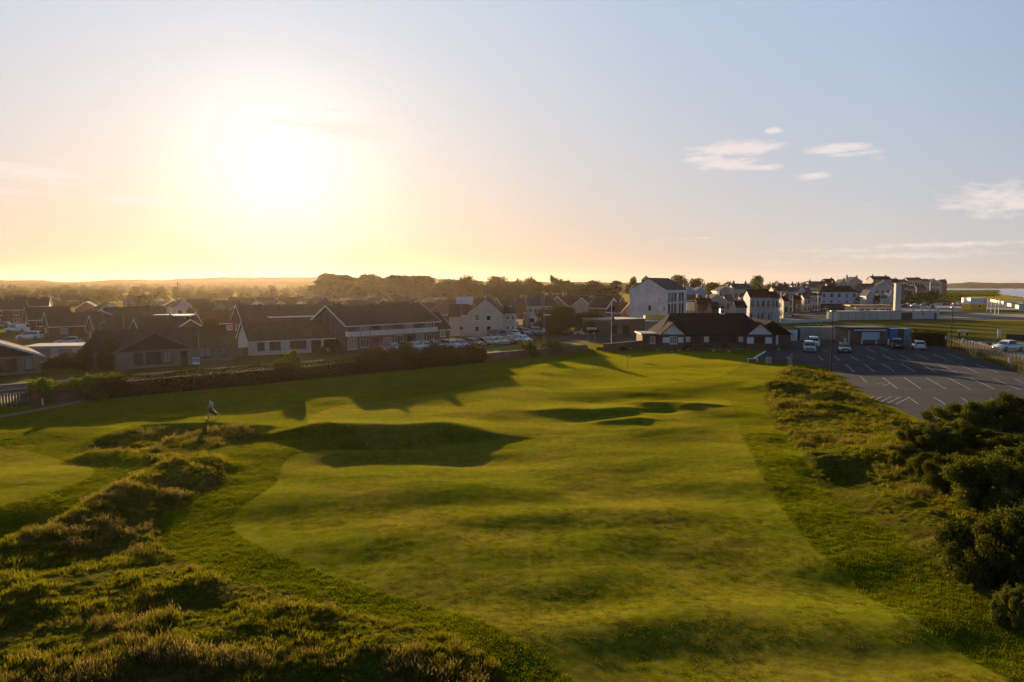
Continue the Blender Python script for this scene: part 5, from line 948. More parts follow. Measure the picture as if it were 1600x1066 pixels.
def car_parts(st, col):
    k = (st, col)
    if k in CARM: return CARM[k]
    L_, W, Hh, belt, hood, sb, rf, rr_, rb, wr = STY[st]; pm = cpaint(col, PAINTS[col]); g0 = wr*.55; d = {}
    def loft(stations, m_, name, smooth=True):
        # stations: (x, half width bottom, half width top, z bottom, z top)
        V, Fc = [], []
        for (x, wb, wt_, zb, zt) in stations:
            r = min(.10, (zt - zb) * .35); V += [(x,-wb,zb),(x,-wb-.02,(zb+zt)/2),(x,-wt_,zt-r),(x,-wt_+r,zt),(x,0,zt+.03),(x,wt_-r,zt),(x,wt_,zt-r),(x,wb+.02,(zb+zt)/2),(x,wb,zb)]
        n = 9
        for i in range(len(stations)-1):
            for j in range(n): a, b = i*n+j, i*n+(j+1)%n; Fc.append((a, b, b+n, a+n))
        Fc.append(tuple(range(n))); Fc.append(tuple(range((len(stations)-1)*n, len(stations)*n))); m = MB(); m.add(V, Fc, m_)
        me = m.mesh(name, True); return me
    w = W/2
    if st == 'pickup':
        S = [(0,w*.80,w*.76,g0+.12,belt*.62),(.12,w*.93,w*.88,g0,belt*.80),(.5,w,w*.92,g0,hood*.93),(sb,w,w*.94,g0,hood),(1.9,w,w*.94,g0,belt),(3.4,w,w*.94,g0,belt),(3.46,w,w*.95,g0,belt),(L_-.1,w,w*.95,g0,belt),(L_,w*.95,w*.92,g0+.1,belt-.04)]
    else:
        S = [(0,w*.78,w*.72,g0+.10,belt*.60),(.10,w*.92,w*.86,g0,belt*.76),(.45,w,w*.90,g0,hood*.93 if st != 'van' else belt*.9),(sb,w,w*.93,g0,belt*.985),(rf,w,w*.94,g0,belt),(L_*.6,w,w*.94,g0,belt+.02),(rb-.25,w,w*.93,g0,belt+.03),(L_-.1,w*.95,w*.90,g0,belt*.96),(L_,w*.86,w*.82,g0+.12,belt*.80)]
    d['body'] = loft(S, pm, 'body')
    top = w*.74 if st != 'van' else w*.82
    # cabin: painted roof and pillars, with glass set proud of it
    z0, z1 = belt-.02, Hh
    def P(x, s, z): f = (z - z0) / (z1 - z0); return (x, s * (w*.92*(1-f) + top*f), z)
    c = MB(); V = [P(sb, -1, z0), P(rf, -1, z1-.05), P(rr_, -1, z1-.05), P(rb, -1, z0), P(sb, 1, z0), P(rf, 1, z1-.05), P(rr_, 1, z1-.05), P(rb, 1, z0)]
    V += [(rf+.06, -top+.12, z1), (rr_-.06, -top+.12, z1), (rf+.06, top-.12, z1), (rr_-.06, top-.12, z1)]
    c.add(V, [(0,1,2,3),(4,5,6,7),(0,1,5,4),(3,2,6,7),(1,8,9,2),(5,10,11,6),(1,5,10,8),(2,6,11,9),(8,10,11,9),(0,3,7,4)], pm); d['cabin'] = c.mesh('roof')
    def quad(a, b, c_, e, off_): 
        n = (Vector(b)-Vector(a)).cross(Vector(e)-Vector(a)).normalized()*off_; m = MB(); vs = [Vector(v) for v in (a, b, c_, e)]; m.add([v+n for v in vs]+[v+n*.2 for v in vs], [(0,1,2,3),(4,5,6,7),(0,1,5,4),(1,2,6,5),(2,3,7,6),(3,0,4,7)], CGL); return m
    def lerp(a, b, f): return tuple(a[i]+(b[i]-a[i])*f for i in range(3))
    A0, A1, B0, B1 = P(sb,-.9,z0+.02), P(rf,-.9,z1-.08), P(sb,.9,z0+.02), P(rf,.9,z1-.08); d['windscreen'] = quad(A0, B0, B1, A1, -.012 if True else 0).mesh('windscreen')
    A0, A1, B0, B1 = P(rb,-.88,z0+.06), P(rr_,-.88,z1-.09), P(rb,.88,z0+.06), P(rr_,.88,z1-.09); d['rear_window'] = quad(A0, A1, B1, B0, -.012).mesh('rear_window')
    for s, nm in ((-1, 'sl'), (1, 'sr')):
        m = MB(); xa, xb, xc, xd = sb+.14, rf+.08, rr_-.06, rb-.14
        if st == 'van': xc = xd = rf+1.0
        q = [P(xa, s*1.012, z0+.05), P(xb, s*1.014, z1-.11), P(xc, s*1.014, z1-.11), P(xd, s*1.012, z0+.05)]; q2 = [(v[0], v[1]*.985, v[2]) for v in q]
        m.add(q+q2, [(0,1,2,3),(4,5,6,7),(0,1,5,4),(1,2,6,5),(2,3,7,6),(3,0,4,7)], CGL); d['side_window'+nm] = m.mesh('side_window')
    m = MB(); m.cyl((0,-.11,0),(0,.11,0), wr, wr, RUB, 16); d['tyre'] = m.mesh('tyre'); m = MB(); m.cyl((0,-.118,0),(0,.118,0), wr*.62, wr*.62, ALLOY, 10); d['rim'] = m.mesh('rim')
    m = MB(); m.box(-.02,.10,-.17,.17,-.07,.07, LAMP); d['headlight'] = m.mesh('headlight'); m = MB(); m.box(-.06,.02,-.09,.09,-.14,.14, RLAMP); d['tail_light'] = m.mesh('tail_light')
    m = MB(); m.box(-.015,.02,-.26,.26,-.055,.055, PLATE_W); d['number_plate'] = m.mesh('number_plate'); m = MB(); m.box(-.012,.03,-w*.55,w*.55,-.09,.09, RUB); d['grille'] = m.mesh('grille')
    m = MB(); m.box(0,.10,-.09,.09,-.06,.06, pm); d['mirror'] = m.mesh('wing_mirror')
    CARM[k] = d; return d
def car(x, y, rz, st, col, label, group=None, detail=True, z=0.0, cat='car', name='parked_car', tail=False):
    L_, W, Hh, belt, hood, sb, rf, rr_, rb, wr = STY[st]; d = car_parts(st, col); o = thing({'van': 'parked_van', 'pickup': 'pickup_truck'}.get(st, name), label, {'van': 'van', 'pickup': 'pickup truck'}.get(st, cat), (x, y, z), rz, group)
    c = -L_/2; link('body', d['body'], o, (c,0,0)); link('roof', d['cabin'], o, (c,0,0))
    for k in ('windscreen', 'rear_window', 'side_windowsl', 'side_windowsr'): link(k[:-2] if k.startswith('side') else k, d[k], o, (c,0,0))
    for wx_ in (L_*.19, L_*.80):
        for s in (-1, 1):
            if detail: wl_ = link('wheel', None, o, (c+wx_, s*(W/2-.09), wr)); link('tyre', d['tyre'], wl_); link('rim', d['rim'], wl_)
            else: link('wheel', d['tyre'], o, (c+wx_, s*(W/2-.09), wr))
    if detail:
        for s in (-1, 1):
            link('headlight', d['headlight'], o, (c+.02, s*(W/2-.30), belt*.70)); link('tail_light', d['tail_light'], o, (c+L_-.01, s*(W/2-.22), belt*.82)); link('wing_mirror', d['mirror'], o, (c+sb+.25, s*(W/2+.05), belt+.04))
        link('number_plate', d['number_plate'], o, (c-.02,0,wr+.08)); link('number_plate', d['number_plate'], o, (c+L_+.01,0,belt*.62)); link('grille', d['grille'], o, (c-.01,0,belt*.55))
    if st == 'pickup':
        m = MB(); m.box(c+3.55, c+L_-.12, -W/2+.12, W/2-.12, belt-.02, belt+.045, RUB); m.build('load_bed', o)
    return o
FRONT = math.pi/2     # nose (local -x) towards the camera
def at(px, py): return gp(px, py, 0.0)
x, y = at(1272,551); car(x, y+1.8, FRONT-.36, 'suv', 'silver', 'silver off-roader facing the course, front one of two nose to tail'); x, y = at(1273,542.5); car(x+.5, y+1.6, FRONT-.36, 'suv', 'white', 'white off-roader half hidden directly behind the silver one')
x, y = at(1327,551.5); car(x, y+1.7, FRONT-.36, 'saloon', 'grey', 'grey hatchback parked alone facing the course in front of the kiosk')
x, y = at(1409,545.5); car(x, y+1.6, -FRONT-.42, 'suv', 'black', 'black off-roader parked tail towards the course beside the teal container'); x, y = at(1444,546.5); car(x, y+1.6, -FRONT-.38, 'hatchback', 'white', 'white hatchback parked tail towards the course by the ivy fence')
x, y = at(1580,548.5); car(x, y+.6, .25, 'pickup', 'white', 'white pickup with open bed parked beyond the steel fence')
row1 = [(592,552,'hatchback','red'),(612,551,'hatchback','silver'),(632,549.5,'estate','dark green'),(647,548.5,'saloon','silver'),(661,547.5,'hatchback','silver'),(678,546.5,'saloon','grey'),(703,545.5,'estate','silver'),(718,544.5,'hatchback','blue'),(741,542.5,'hatchback','black'),(757,541,'saloon','black'),(770,540,'hatchback','pale green'),(782,539,'hatchback','silver'),(800,537,'saloon','grey'),(817,536,'hatchback','white')]
on = ['leftmost','second','third','fourth','fifth','sixth','seventh','eighth','ninth','tenth','eleventh','twelfth','thirteenth','rightmost']
for i, (px, py, st, col) in enumerate(row1):
    x, y = at(px, py); car(x, y+1.7, FRONT + .75 + random.uniform(-.05,.05), st, col, '%s car in the front row parked below the flats, %s' % (col, on[i]), 'front row of parked cars below the flats')
row2 = [(770,528.5,'suv','grey'),(783,527,'hatchback','blue'),(805,526,'saloon','white'),(822,523.5,'estate','silver'),(838,523.5,'suv','silver'),(849,522.5,'hatchback','grey')]
for i, (px, py, st, col) in enumerate(row2):
    x, y = at(px, py); car(x, y+1, FRONT + .3 + random.uniform(-.2,.2), st, col, '%s car in the short back row under the dark hedge, %s' % (col, ['leftmost','second','third','fourth','fifth','rightmost'][i]), 'back row of parked cars by the hedge')
x, y = at(912,523.5); car(x, y, .1, 'saloon', 'white', 'white car parked side on under the dark trees behind the arrow sign'); x, y = at(883,521.5); car(x, y, FRONT+.3, 'hatchback', 'grey', 'grey car in the shade left of the white side-on car')
x, y = at(47,530.5); car(x, y, .15, 'suv', 'white', 'white off-roader parked side on in front of the brick bungalow at left'); x, y = at(27,519); car(x, y, .2, 'van', 'white', 'white van parked in the close behind the white off-roader'); x, y = at(4,512); car(x, y, .2, 'hatchback', 'silver', 'silver car at the far left edge above the white van')
x, y = at(109,538.5); car(x, y, .35, 'saloon', 'silver', 'silver car on the drive above the flat roofed garage')
far = [(1188,490,'hatchback','grey','grey car left of two by the corner pub'),(1197,490.5,'saloon','black','black car right of two by the corner pub'),(1229,496.5,'saloon','silver','silver car nearest the clubhouse on the street'),(1236,494,'hatchback','black','black car just behind the silver one on the street'),(1226,481.5,'hatchback','black','black car under the blue terraced house'),(1235,481.5,'saloon','silver','silver car under the white terraced house'),
 (1249,485,'saloon','white','white car driving down the street towards the clubhouse'),(1251,478,'van','white','white van in the middle of the high street'),(1265,487,'suv','black','black off-roader left of the hotel'),(1272,483,'hatchback','silver','silver car behind the black off-roader left of the hotel'),(1273,476,'hatchback','blue','blue car at the top of the high street'),(1236,487,'van','grey','dark van in the street below the blue house'),
 (1289,485,'saloon','silver','silver car at the left corner of the hotel'),(1298,484.5,'hatchback','grey','grey car before the hotel front, second from its left corner'),(1312,484,'saloon','white','white car before the middle of the hotel front'),(1322,484,'hatchback','black','black car before the right half of the hotel front'),(1334,484.5,'suv','silver','silver car at the right corner of the hotel'),(1371,475,'van','white','white van in front of the white gabled villa'),
 (1412,479.5,'hatchback','red','red car at the left end of the promenade parking'),(1418,478.5,'hatchback','white','white car second in the promenade parking'),(1430,479,'saloon','white','white car above the white flat block, left one'),(1445,478.5,'suv','grey','grey off-roader above the middle of the white flat block'),(1457,481,'hatchback','dark green','dark green car above the right end of the white flat block'),(1465,477.5,'saloon','silver','silver car right of the dark green one'),
 (1473,477,'hatchback','black','black car left of the orange one on the promenade'),(1481,477,'saloon','red','red car on the promenade parking'),(1491,476.5,'hatchback','orange','orange car left of the white van by the cabin'),(1500,477,'van','white','white van left of the yellow cabin'),(1509,478,'saloon','blue','blue car just left of the yellow cabin')]
for px, py, st, col, lb in far:
    x, y = at(px, py); car(x, y, random.choice((FRONT, FRONT+.3, .2, FRONT-.4)), st, col, lb, 'cars in the town streets and promenade', False)
# ---------------------------------------------------------------- walls, gate, fences, posts
def wallseg(a, b, h, w, m_, label, cap=CONC, name='brick_wall'):
    L_ = math.dist(a, b); o = thing(name, label, 'wall', (a[0], a[1], 0), math.atan2(b[1]-a[1], b[0]-a[0])); m = MB(); m.box(0, L_, 0, w, -.5, h, m_); m.build('wall', o); m = MB(); m.box(-.02, L_+.02, -.03, w+.03, h+.002, h+.07, cap); m.build('coping', o); return o
wallseg(onhedge(50, .4), onhedge(148, .4), 1.15, .25, B_RED, 'low red brick wall between the timber gate and the long hedge', B_RED)
wallseg(onhedge(759, .5), onhedge(921, .5), 1.15, .25, B_RED, 'red brick boundary wall between the hedge end and the road', B_RED)
a, b = gp(944, 549.5), gp(1003, 543.5); wallseg(a, b, 1.2, .25, B_RED, 'red brick wall between the flagpole and the clubhouse', B_RED)
wallseg(off(-30, 13.6), off(HEDGE_L*.46, 13.6), .5, .2, B_STONE, 'low buff garden wall in front of the gabled bungalows', CONC, 'garden_wall')
wallseg(gp(1222, 506), gp(1309, 502), .8, .25, W_WHITE, 'low white wall running from the street to the pavilion end', PAINT, 'white_wall')
o = thing('shed_fence', 'low timber fence between the gabled bungalow and the white bungalow', 'fence', (*gp(366, 557), 0), A40); m = MB()
for i in range(12): m = MB(); m.box(i*.28, i*.28+.26, 0, .03, 0, 1.3, TIMBER); m.build('board', o)
a = onhedge(-60, .3); b = onhedge(48, .3); L_ = math.dist(a, b); o = thing('timber_gate', 'dark timber picket gate standing left of the red brick wall', 'gate', (a[0], a[1], 0), math.atan2(b[1]-a[1], b[0]-a[0]))
n_ = int(L_/.22)
pk = MB(); pk.box(0, .12, 0, .03, .1, 1.35, P_DARK); pk = pk.mesh('slat')
for i in range(n_): link('slat', pk, o, (i*.22, 0, 0))
for z in (.35, 1.1): m = MB(); m.box(0, L_, .032, .09, z, z+.1, WOOD); m.build('rail', o)
m = MB(); m.box(L_-.05, L_+.08, -.02, .12, 0, 1.5, WOOD); m.build('post', o)
FM = mat('fence_steel', (.055,.046,.038), .95, .05, 0, var=.3)
# steel fence on the right of the car park
FP = [gp(*p) for p in ((1474,541.5),(1490,546),(1520,556.5),(1560,571),(1600,586),(1680,617),(1780,660))]; seg = [0]
for i in range(len(FP)-1): seg.append(seg[-1] + math.dist(FP[i], FP[i+1]))
def fpt(s): xs = np.interp(s, seg, [p[0] for p in FP]); ys_ = np.interp(s, seg, [p[1] for p in FP]); return float(xs), float(ys_)
o = thing('steel_fence', 'tall galvanised steel fence along the right side of the car park', 'fence', (FP[0][0], FP[0][1], 0)); NP_ = int(seg[-1]/1.55)
postm = MB(); postm.box(-.045,.045,-.045,.045,0,2.15,FM); postm = postm.mesh('post')
for i in range(NP_+1):
    x, y = fpt(seg[-1]*i/NP_); link('post', postm, o, (x-FP[0][0], y-FP[0][1], 0), 0)
    if i < NP_:
        x2, y2 = fpt(seg[-1]*(i+1)/NP_); L_ = math.dist((x,y),(x2,y2)); an = math.atan2(y2-y, x2-x); m = MB()
        for z in (.25, 1.0, 1.9): MB().box(.04, L_-.04, -.02, .02, z, z+.06, FM).build('rail', o, (x-FP[0][0], y-FP[0][1], 0), an)
        m = MB(); nb = int(L_/.16)
        for j in range(1, nb): m.box(L_*j/nb-.008, L_*j/nb+.008, -.035, -.022, .1, 2.0, FM)
        q = m.build('bars', o, (x-FP[0][0], y-FP[0][1], 0), an); q['kind'] = 'stuff'
for px, py, w, h, lb, nm in ((1478,528,.45,.8,'small white notice on the steel fence, leftmost of three','notice'),(1504,533,.4,.9,'narrow white notice on the steel fence, middle of three','notice'),(1577,563,.4,.9,'shield shaped white notice on the steel fence near the pickup','notice')):
    best = min((fpt(seg[-1]*k/400) for k in range(401)), key=lambda p: abs(800 + F*p[0]/(p[1]*CP + 11*SP) - px)); z = ZatY(py, best[1]); o = thing(nm, lb, 'sign', (best[0]-.05, best[1]-.12, z)); m = MB(); m.prism([(-w/2,-h*.3),(0,-h/2),(w/2,-h*.3),(w/2,h/2),(-w/2,h/2)], 'y', 0, .02, PAINT); m.build('board', o)
def lamp(px, base, top, label, arm=0, Y_=None, head=True, r=.075, group='street lamps', mt=METAL, name='street_lamp', cat='lamp post', extra=None):
    x, y = gp(px, base) if Y_ is None else (XatY(px, Y_), Y_); h = ZatY(top, y); z0 = gz(x, y) if y < 100 else 0; o = thing(name, label, cat, (x, y, z0), 0, group); m = MB(); m.cyl((0,0,0),(0,0,1.2), r*1.3, r*1.2, mt, 10); m.cyl((0,0,1.2),(0,0,h-z0), r, r*.55, mt, 10); m.build('pole', o)
    if head: m = MB(); m.cyl((0,0,h-z0-.05),(arm,0,h-z0+.05), .035, .03, mt, 6) if arm else m.cyl((0,0,h-z0),(0,0,h-z0+.06),.06,.06,mt,6); m.build('arm', o); m = MB(); m.box(arm-.3, arm+.3, -.14, .14, h-z0+.02, h-z0+.14, METAL); m.build('lamp_head', o)
    if extra: extra(o, h - z0, x, y)
    return o
lamp(1298, 583, 487, 'tall dark lamp post at the edge of the long grass before the car park', 0, mt=BLACKM); lamp(1485, 553, 481, 'tall lamp post at the right side of the car park beside the steel fence', 0, mt=FM)
def sg(o, h, x, y):
    z = ZatY(494, y); m = MB(); m.box(-.1, 1.1, -.12, .12, z-.1, z+.1, PAINT); m.build('floodlight', o); z = ZatY(513, y); m = MB(); m.cyl((0,-.1,z),(0,-.14,z), .30, .30, P_DARK, 14); m.build('sign_disc', o)
lamp(721, 541, 471, 'tall lamp post with floodlight behind the front row of parked cars', 0, extra=sg)
def sg2(o, h, x, y):
    z = ZatY(492, y); m = MB(); m.box(-.1, 1.3, -.12, .12, z-.12, z+.12, PAINT); m.build('floodlight', o); z = ZatY(516, y); m = MB(); m.box(-.28, .28, -.14, -.10, z-.3, z+.3, PAINT); m.build('sign_plate', o)
lamp(850, 535, 457, 'tall lamp post with two white heads left of the dark tree clump', 0, extra=sg2)
lamp(1023, 530, 461, 'thin lamp post standing before the white three storey building', -1.0, Y_=150)
lamp(1220, 503, 462, 'lamp post at the mouth of the high street', .8, Y_=200); lamp(1277, 500, 458, 'lamp post in front of the left corner of the hotel', 0, Y_=215)
for px, Y_, t_, lb in ((75,150,499,'short lamp post before the brick bungalow at left'),(158,125,504,'short lamp post above the big round bush'),(1363,290,466,'lamp post right of the hotel'),(1507,240,487,'lamp post beyond the end of the grass common')): lamp(px, 0, t_, lb, .7, Y_=Y_)
x, y = gp(312, 579); o = thing('estate_agent_board', 'grey post with a blue and white board standing behind the long hedge', 'sign', (x, y, 0)); h = ZatY(518, y); m = MB(); m.cyl((0,0,0),(0,0,h), .06, .05, mat('blue_grey_post', (.18,.22,.28), .5), 8); m.build('post', o)
z = ZatY(564, y); m = MB(); m.box(-.85, .05, -.12, -.07, z-.45, z+.45, PAINT); bo = m.build('board', o); m = MB(); m.box(-.82, .02, -.135, -.122, z-.12, z+.3, mat('blue_print', (.12,.22,.38), .5)); m.build('print', bo); m = MB(); m.box(-.7, -.1, -.145, -.137, z+.05, z+.12, PAINT); m.build('lettering', bo)
# arrow sign on two posts by the road
x, y = gp(925, 533); o = thing('direction_sign', 'white arrow shaped direction sign on two posts beside the road', 'sign', (x, y, 0)); m = MB(); z = ZatY(513.5, y); m.prism([(-1.0,z-.22),(.75,z-.22),(.98,z),(.75,z+.22),(-1.0,z+.22)], 'y', 0, .04, PAINT); m.build('board', o)
for i, xx_ in enumerate((-.75, -.45, -.2, .1, .38)): m = MB(); m.box(xx_, xx_+.18, -.008, -.001, z-.05, z+.06, P_DARK); m.build('lettering', o)
for xx_ in (-.7, .6): m = MB(); m.cyl((xx_,.08,0),(xx_,.08,z+.2), .04, .04, METAL, 7); m.build('post', o)
x, y = gp(652, 571); z = ZatY(563, y); o = thing('notice_board', 'red notice board with smaller white panel fixed in front of the hedge', 'sign', (x, y, 0)); RB = mat('red_board', (.42,.06,.03), .6); m = MB(); m.box(-.85,.18,-.05,0,.55,1.42,RB); m.build('red_panel', o); m = MB(); m.box(.22,.70,-.05,0,.6,1.44,PAINT); m.build('white_panel', o)
m = MB(); m.box(-.1,.0,-.056,-.052,.62,1.35,PAINT); m.build('lettering', o); m = MB(); m.cyl((-.86,.04,0),(-.86,.04,2.6), .035, .035, METAL, 7); m.build('post', o); m = MB(); m.cyl((.2,.04,0),(.2,.04,1.4), .035, .035, METAL, 7); m.build('post', o)
x, y = gp(674, 571); o = thing('litter_bin', 'small square brown litter bin by the hedge foot', 'bin', (x, y, gz(x, y))); m = MB(); m.box(-.28,.28,-.25,.25,0,.85,TIMBER); m.build('body', o); m = MB(); m.box(-.31,.31,-.28,.28,.852,.92,CONC); m.build('lid', o)
x, y = gp(66.5, 633); o = thing('marker_post', 'short white marker post beside the path near the gate', 'post', (x, y, gz(x, y))); m = MB(); m.cyl((0,0,0),(0,0,.55), .06, .06, PAINT, 8); m.build('post', o); m = MB(); m.cyl((0,0,.55),(0,0,.6), .07, .05, PAINT, 8); m.build('cap', o)
# flagpole with furled pennant
x, y = gp(955, 547); h = ZatY(476, y); o = thing('flagpole', 'white flagpole standing in front of the clubhouse', 'flagpole', (x, y, 0)); m = MB(); m.cyl((0,0,0),(0,0,h), .09, .06, PAINT, 10); m.build('pole', o); m = MB(); m.cyl((0,0,h),(0,0,h+.15), .09, .03, PAINT, 8); m.build('finial', o)
fm_ = MB(); rngf = random.Random(3); fb = mat('navy_cloth', (.03,.03,.06), .9); fo = mat('orange_cloth', (.55,.22,.05), .9)
for k in range(8):
    z1_, z0_ = h-.3-k*.3, h-.6-k*.3; s = .28+.22*math.sin(k*.9+1); s2 = .28+.22*math.sin((k+1)*.9+1); fm_.add([(.05,0,z1_),(.05+s,.10*math.sin(k*1.7),z1_-.05),(.05+s2,.10*math.sin(k*1.7+1.7),z0_-.05),(.05,0,z0_)], [(0,1,2,3)], fo if k in (3,4) else fb)
f_ = fm_.build('flag', None); f_.location = (x, y, 0); tag(f_, 'furled dark flag with an orange patch hanging limp on the white pole', 'flag')
x, y = gp(980.5, 577); z0_ = gz(x, y); o = thing('golf_flag', 'yellow flag on a thin pin in the putting green hole', 'golf flag', (x, y, z0_)); m = MB(); m.cyl((0,0,0),(0,0,1.9), .018, .014, BLACKM, 6); m.build('pin', o); m = MB(); m.add([(0,0,1.9),(.45,.06,1.75),(.42,.02,1.52),(0,0,1.48),(0,.01,1.9),(.45,.07,1.75),(.42,.03,1.52),(0,.01,1.48)], [(0,1,2,3),(4,5,6,7),(0,1,5,4),(1,2,6,5),(2,3,7,6)], mat('yellow_cloth', (.70,.50,.03), .8)); m.build('flag_cloth', o)
m = MB(); m.cyl((0,0,.004),(0,0,.012), .075, .075, P_DARK, 12); m.build('cup', o)
# white rail and low planter at the mouth of the car park
x, y = gp(1176, 566); o = thing('barrier', 'low white barrier rail at the corner of the green and car park', 'barrier', (x, y, gz(x, y)+.02)); m = MB(); m.box(-.8,.8,-.06,.06,.42,.54,PAINT); m.build('rail', o)
for s in (-.7, .62): m = MB(); m.box(s,s+.1,-.05,.05,-.1,.418,PAINT); m.build('leg', o)
a, b = gp(1178, 561), gp(1196, 550.5); o = thing('kerb', 'long white kerb edging the green beside the clubhouse drive', 'kerb', (a[0], a[1], .03), math.atan2(b[1]-a[1], b[0]-a[0])); m = MB(); m.box(0, math.dist(a, b), -.1, .1, -.1, .16, PAINT); m.build('edging', o)
x, y = gp(1217, 568); o = thing('planter', 'dark low planter with two square concrete ends beside the car park entrance', 'planter', (x, y, 0)); m = MB(); m.box(-1.1,1.1,-.25,.3,-.3,.72,B_DARK); m.build('trough', o)
for s in (-1.75, 1.11): m = MB(); m.box(s,s+.64,-.32,.35,-.3,.86,CONC); m.build('pier', o); 
for px, py, lb in ((1238.5,565,'dark block beside the planter'),): x, y = gp(px, py); o = thing('bollard', 'small dark block right of the planter at the entrance', 'bollard', (x, y, .03)); m = MB(); m.box(-.16,.16,-.16,.16,0,.3,P_DARK); m.build('block', o); m = MB(); m.box(-.1,.1,-.1,.1,.302,.34,CONC); m.build('cap', o)
for px, py, lb in ((1320.5,538,'white bollard left of the brick kiosk'),(1388,539,'white bollard right of the brick kiosk')):
    x, y = gp(px, py); o = thing('bollard', lb, 'bollard', (x, y, .03)); m = MB(); m.cyl((0,0,0),(0,0,1.0), .11, .11, PAINT, 9); m.build('post', o); m = MB(); m.cyl((0,0,1.0),(0,0,1.12), .13, .04, PAINT, 9); m.build('cap', o)
# benches and tubs in front of the clubhouse, stones round the flagpole
for i, px in enumerate((1011, 1075, 1092, 1108, 1135)):
    x, y = gp(px, 547.5); o = thing('bench', 'dark timber bench before the clubhouse, %s from the left' % ordn[i], 'bench', (x, y, 0), 0, 'benches before the clubhouse')
    for z_, y0_ in ((.42,-.25),(.42,-.08),(.42,.09)): m = MB(); m.box(-.75,.75,y0_,y0_+.14,z_,z_+.04,WOOD); m.build('slat', o)
    m = MB(); m.box(-.75,.75,.25,.29,.5,.9,WOOD); m.build('backrest', o)
    for s in (-.68,.6): m = MB(); m.box(s,s+.08,-.22,.28,0,.418,WOOD); m.build('leg', o)
for i, (px, py) in enumerate(((985,545.5),(1028,549),(1061,549.5),(1115,549.5),(1139,550.5),(1050,551),(1217,548))):
    x, y = gp(px, py); o = thing('plant_tub', 'small stone plant tub on the clubhouse edge of the green, %s from left' % ordn[i], 'plant tub', (x, y, 0), 0, 'plant tubs before the clubhouse'); m = MB(); m.cyl((0,0,-.1),(0,0,.4), .22, .30, CONC, 10); m.build('tub', o); q = link('plant', crown('bush', 1, 700, .10, L_LIGHT), o, (0,0,.35)); q.scale = (.35,.35,.45)
for i, (px, w) in enumerate(((937,10),(945,14),(962,14),(974,10))):
    x, y = gp(px, 547); o = thing('shrub', 'small low shrub at the foot of the flagpole, %s from the left' % ordn[i], 'bush', (x, y, 0), px, 'shrubs round the flagpole'); o.scale = (.8, .6, .6); link('trunk', TRUNKS['bush'], o); link('crown', crown('bush', i % 3, 3000, .06, L_TREE), o)
# promenade poles, common furniture
for i, px in enumerate((1542, 1548, 1554.5, 1560)): lamp(px, 492, 466 + i*.5, 'slender white flagpole on the promenade, %s from the left' % ordn[i], 0, head=False, r=.07, group='white poles on the promenade', mt=PAINT, name='pole', cat='pole', extra=lambda o, h, x, y: MB().cyl((0,0,h),(0,0,h+.15), .1, .03, PAINT, 6).build('finial', o))
x, y = gp(1561, 530); o = thing('sign', 'white upright sign board at the edge of the common', 'sign', (x, y, 0)); m = MB(); m.box(-.35,.35,-.03,.03,.3,1.9,PAINT); m.build('board', o); m = MB(); m.cyl((-.4,0,0),(-.4,0,2.0),.04,.04,METAL,6); m.build('post', o)
x, y = gp(1505, 524.5); o = thing('trailer', 'pale boat trailer frame on the grass behind the fence', 'trailer', (x, y, 0)); 
for z_ in (.5, .9, 1.2): m = MB(); m.box(-1.1,1.1,-.05,.05,z_,z_+.07,PAINT); m.build('rail', o)
for s in (-.9, .8): m = MB(); m.cyl((s,-.1,.3),(s,.1,.3),.3,.3,RUB,12); m.build('wheel', o)
for i, (px, py, s) in enumerate(((1540,539,1),(1557,541,1.2))):
    x, y = gp(px, py); o = thing('boat_trailer', 'low tubular trailer behind the steel fence, %s' % ('left of the other' if i == 0 else 'nearest the white pickup'), 'trailer', (x, y, 0), -.4); m = MB(); m.cyl((-2*s,0,.5),(2*s,0,.55),.06,.06,METAL,6); m.build('spine', o); m = MB(); m.cyl((-2*s,-.6,.62),(1.6*s,-.6,.5),.05,.05,METAL,6); m.build('side_rail', o); m = MB(); m.cyl((-2*s,.6,.62),(1.6*s,.6,.5),.05,.05,METAL,6); m.build('side_rail', o)
    for q in (-.8,.8): m = MB(); m.cyl((.5,q-.08,.28),(.5,q+.08,.28),.28,.28,RUB,12); m.build('wheel', o)
wallseg(gp(1572, 531), gp(1640, 534), 1.1, .3, P_DARK, 'dark timber wall at the right edge behind the white pickup', P_DARK, 'timber_wall')
# wind turbines and mast on the far hills
for i, (px, by, hy, Y_) in enumerate(((373,438,428.5,1480),(391,437,426,1490),(443,437,431,1500))):
    x = XatY(px, Y_); z1_ = ZatY(hy, Y_); o = thing('wind_turbine', 'tiny wind turbine on the hazy hills under the sun, %s of three' % ('left','middle','right')[i], 'wind turbine', (x, Y_, 0)); m = MB(); m.cyl((0,0,0),(0,0,z1_),1.0,.6,P_DARK,8); m.build('tower', o); m = MB(); m.box(-.7,.7,-2.5,2,z1_-.6,z1_+.8,P_DARK); m.build('nacelle', o)
    for k in range(3): a = k*2.094+.5*i; r_ = 6.5; m = MB(); m.cyl((0,-3,z1_),(r_*math.sin(a),-3,z1_+r_*math.cos(a)),.5,.2,P_DARK,5); m.build('blade', o)
x = XatY(278, 900); o = thing('water_tower', 'dark lattice mast on stout head among the far trees', 'mast', (x, 900, 0)); m = MB(); z1_ = ZatY(441, 900); m.cyl((0,0,0),(0,0,z1_),.5,.4,P_DARK,6); m.build('mast', o); m = MB(); m.cyl((0,0,z1_-5),(0,0,z1_+.5),1.1,1.1,P_DARK,8); m.build('head', o)
x = XatY(1585, 1700); o = thing('crane', 'thin dockside crane on the far coast across the water', 'crane', (x, 1700, -3)); m = MB(); m.cyl((0,0,0),(0,0,15),.7,.5,METAL,6); m.build('tower', o); m = MB(); m.cyl((0,0,14),(-4,0,30),.4,.2,METAL,5); m.build('jib', o)
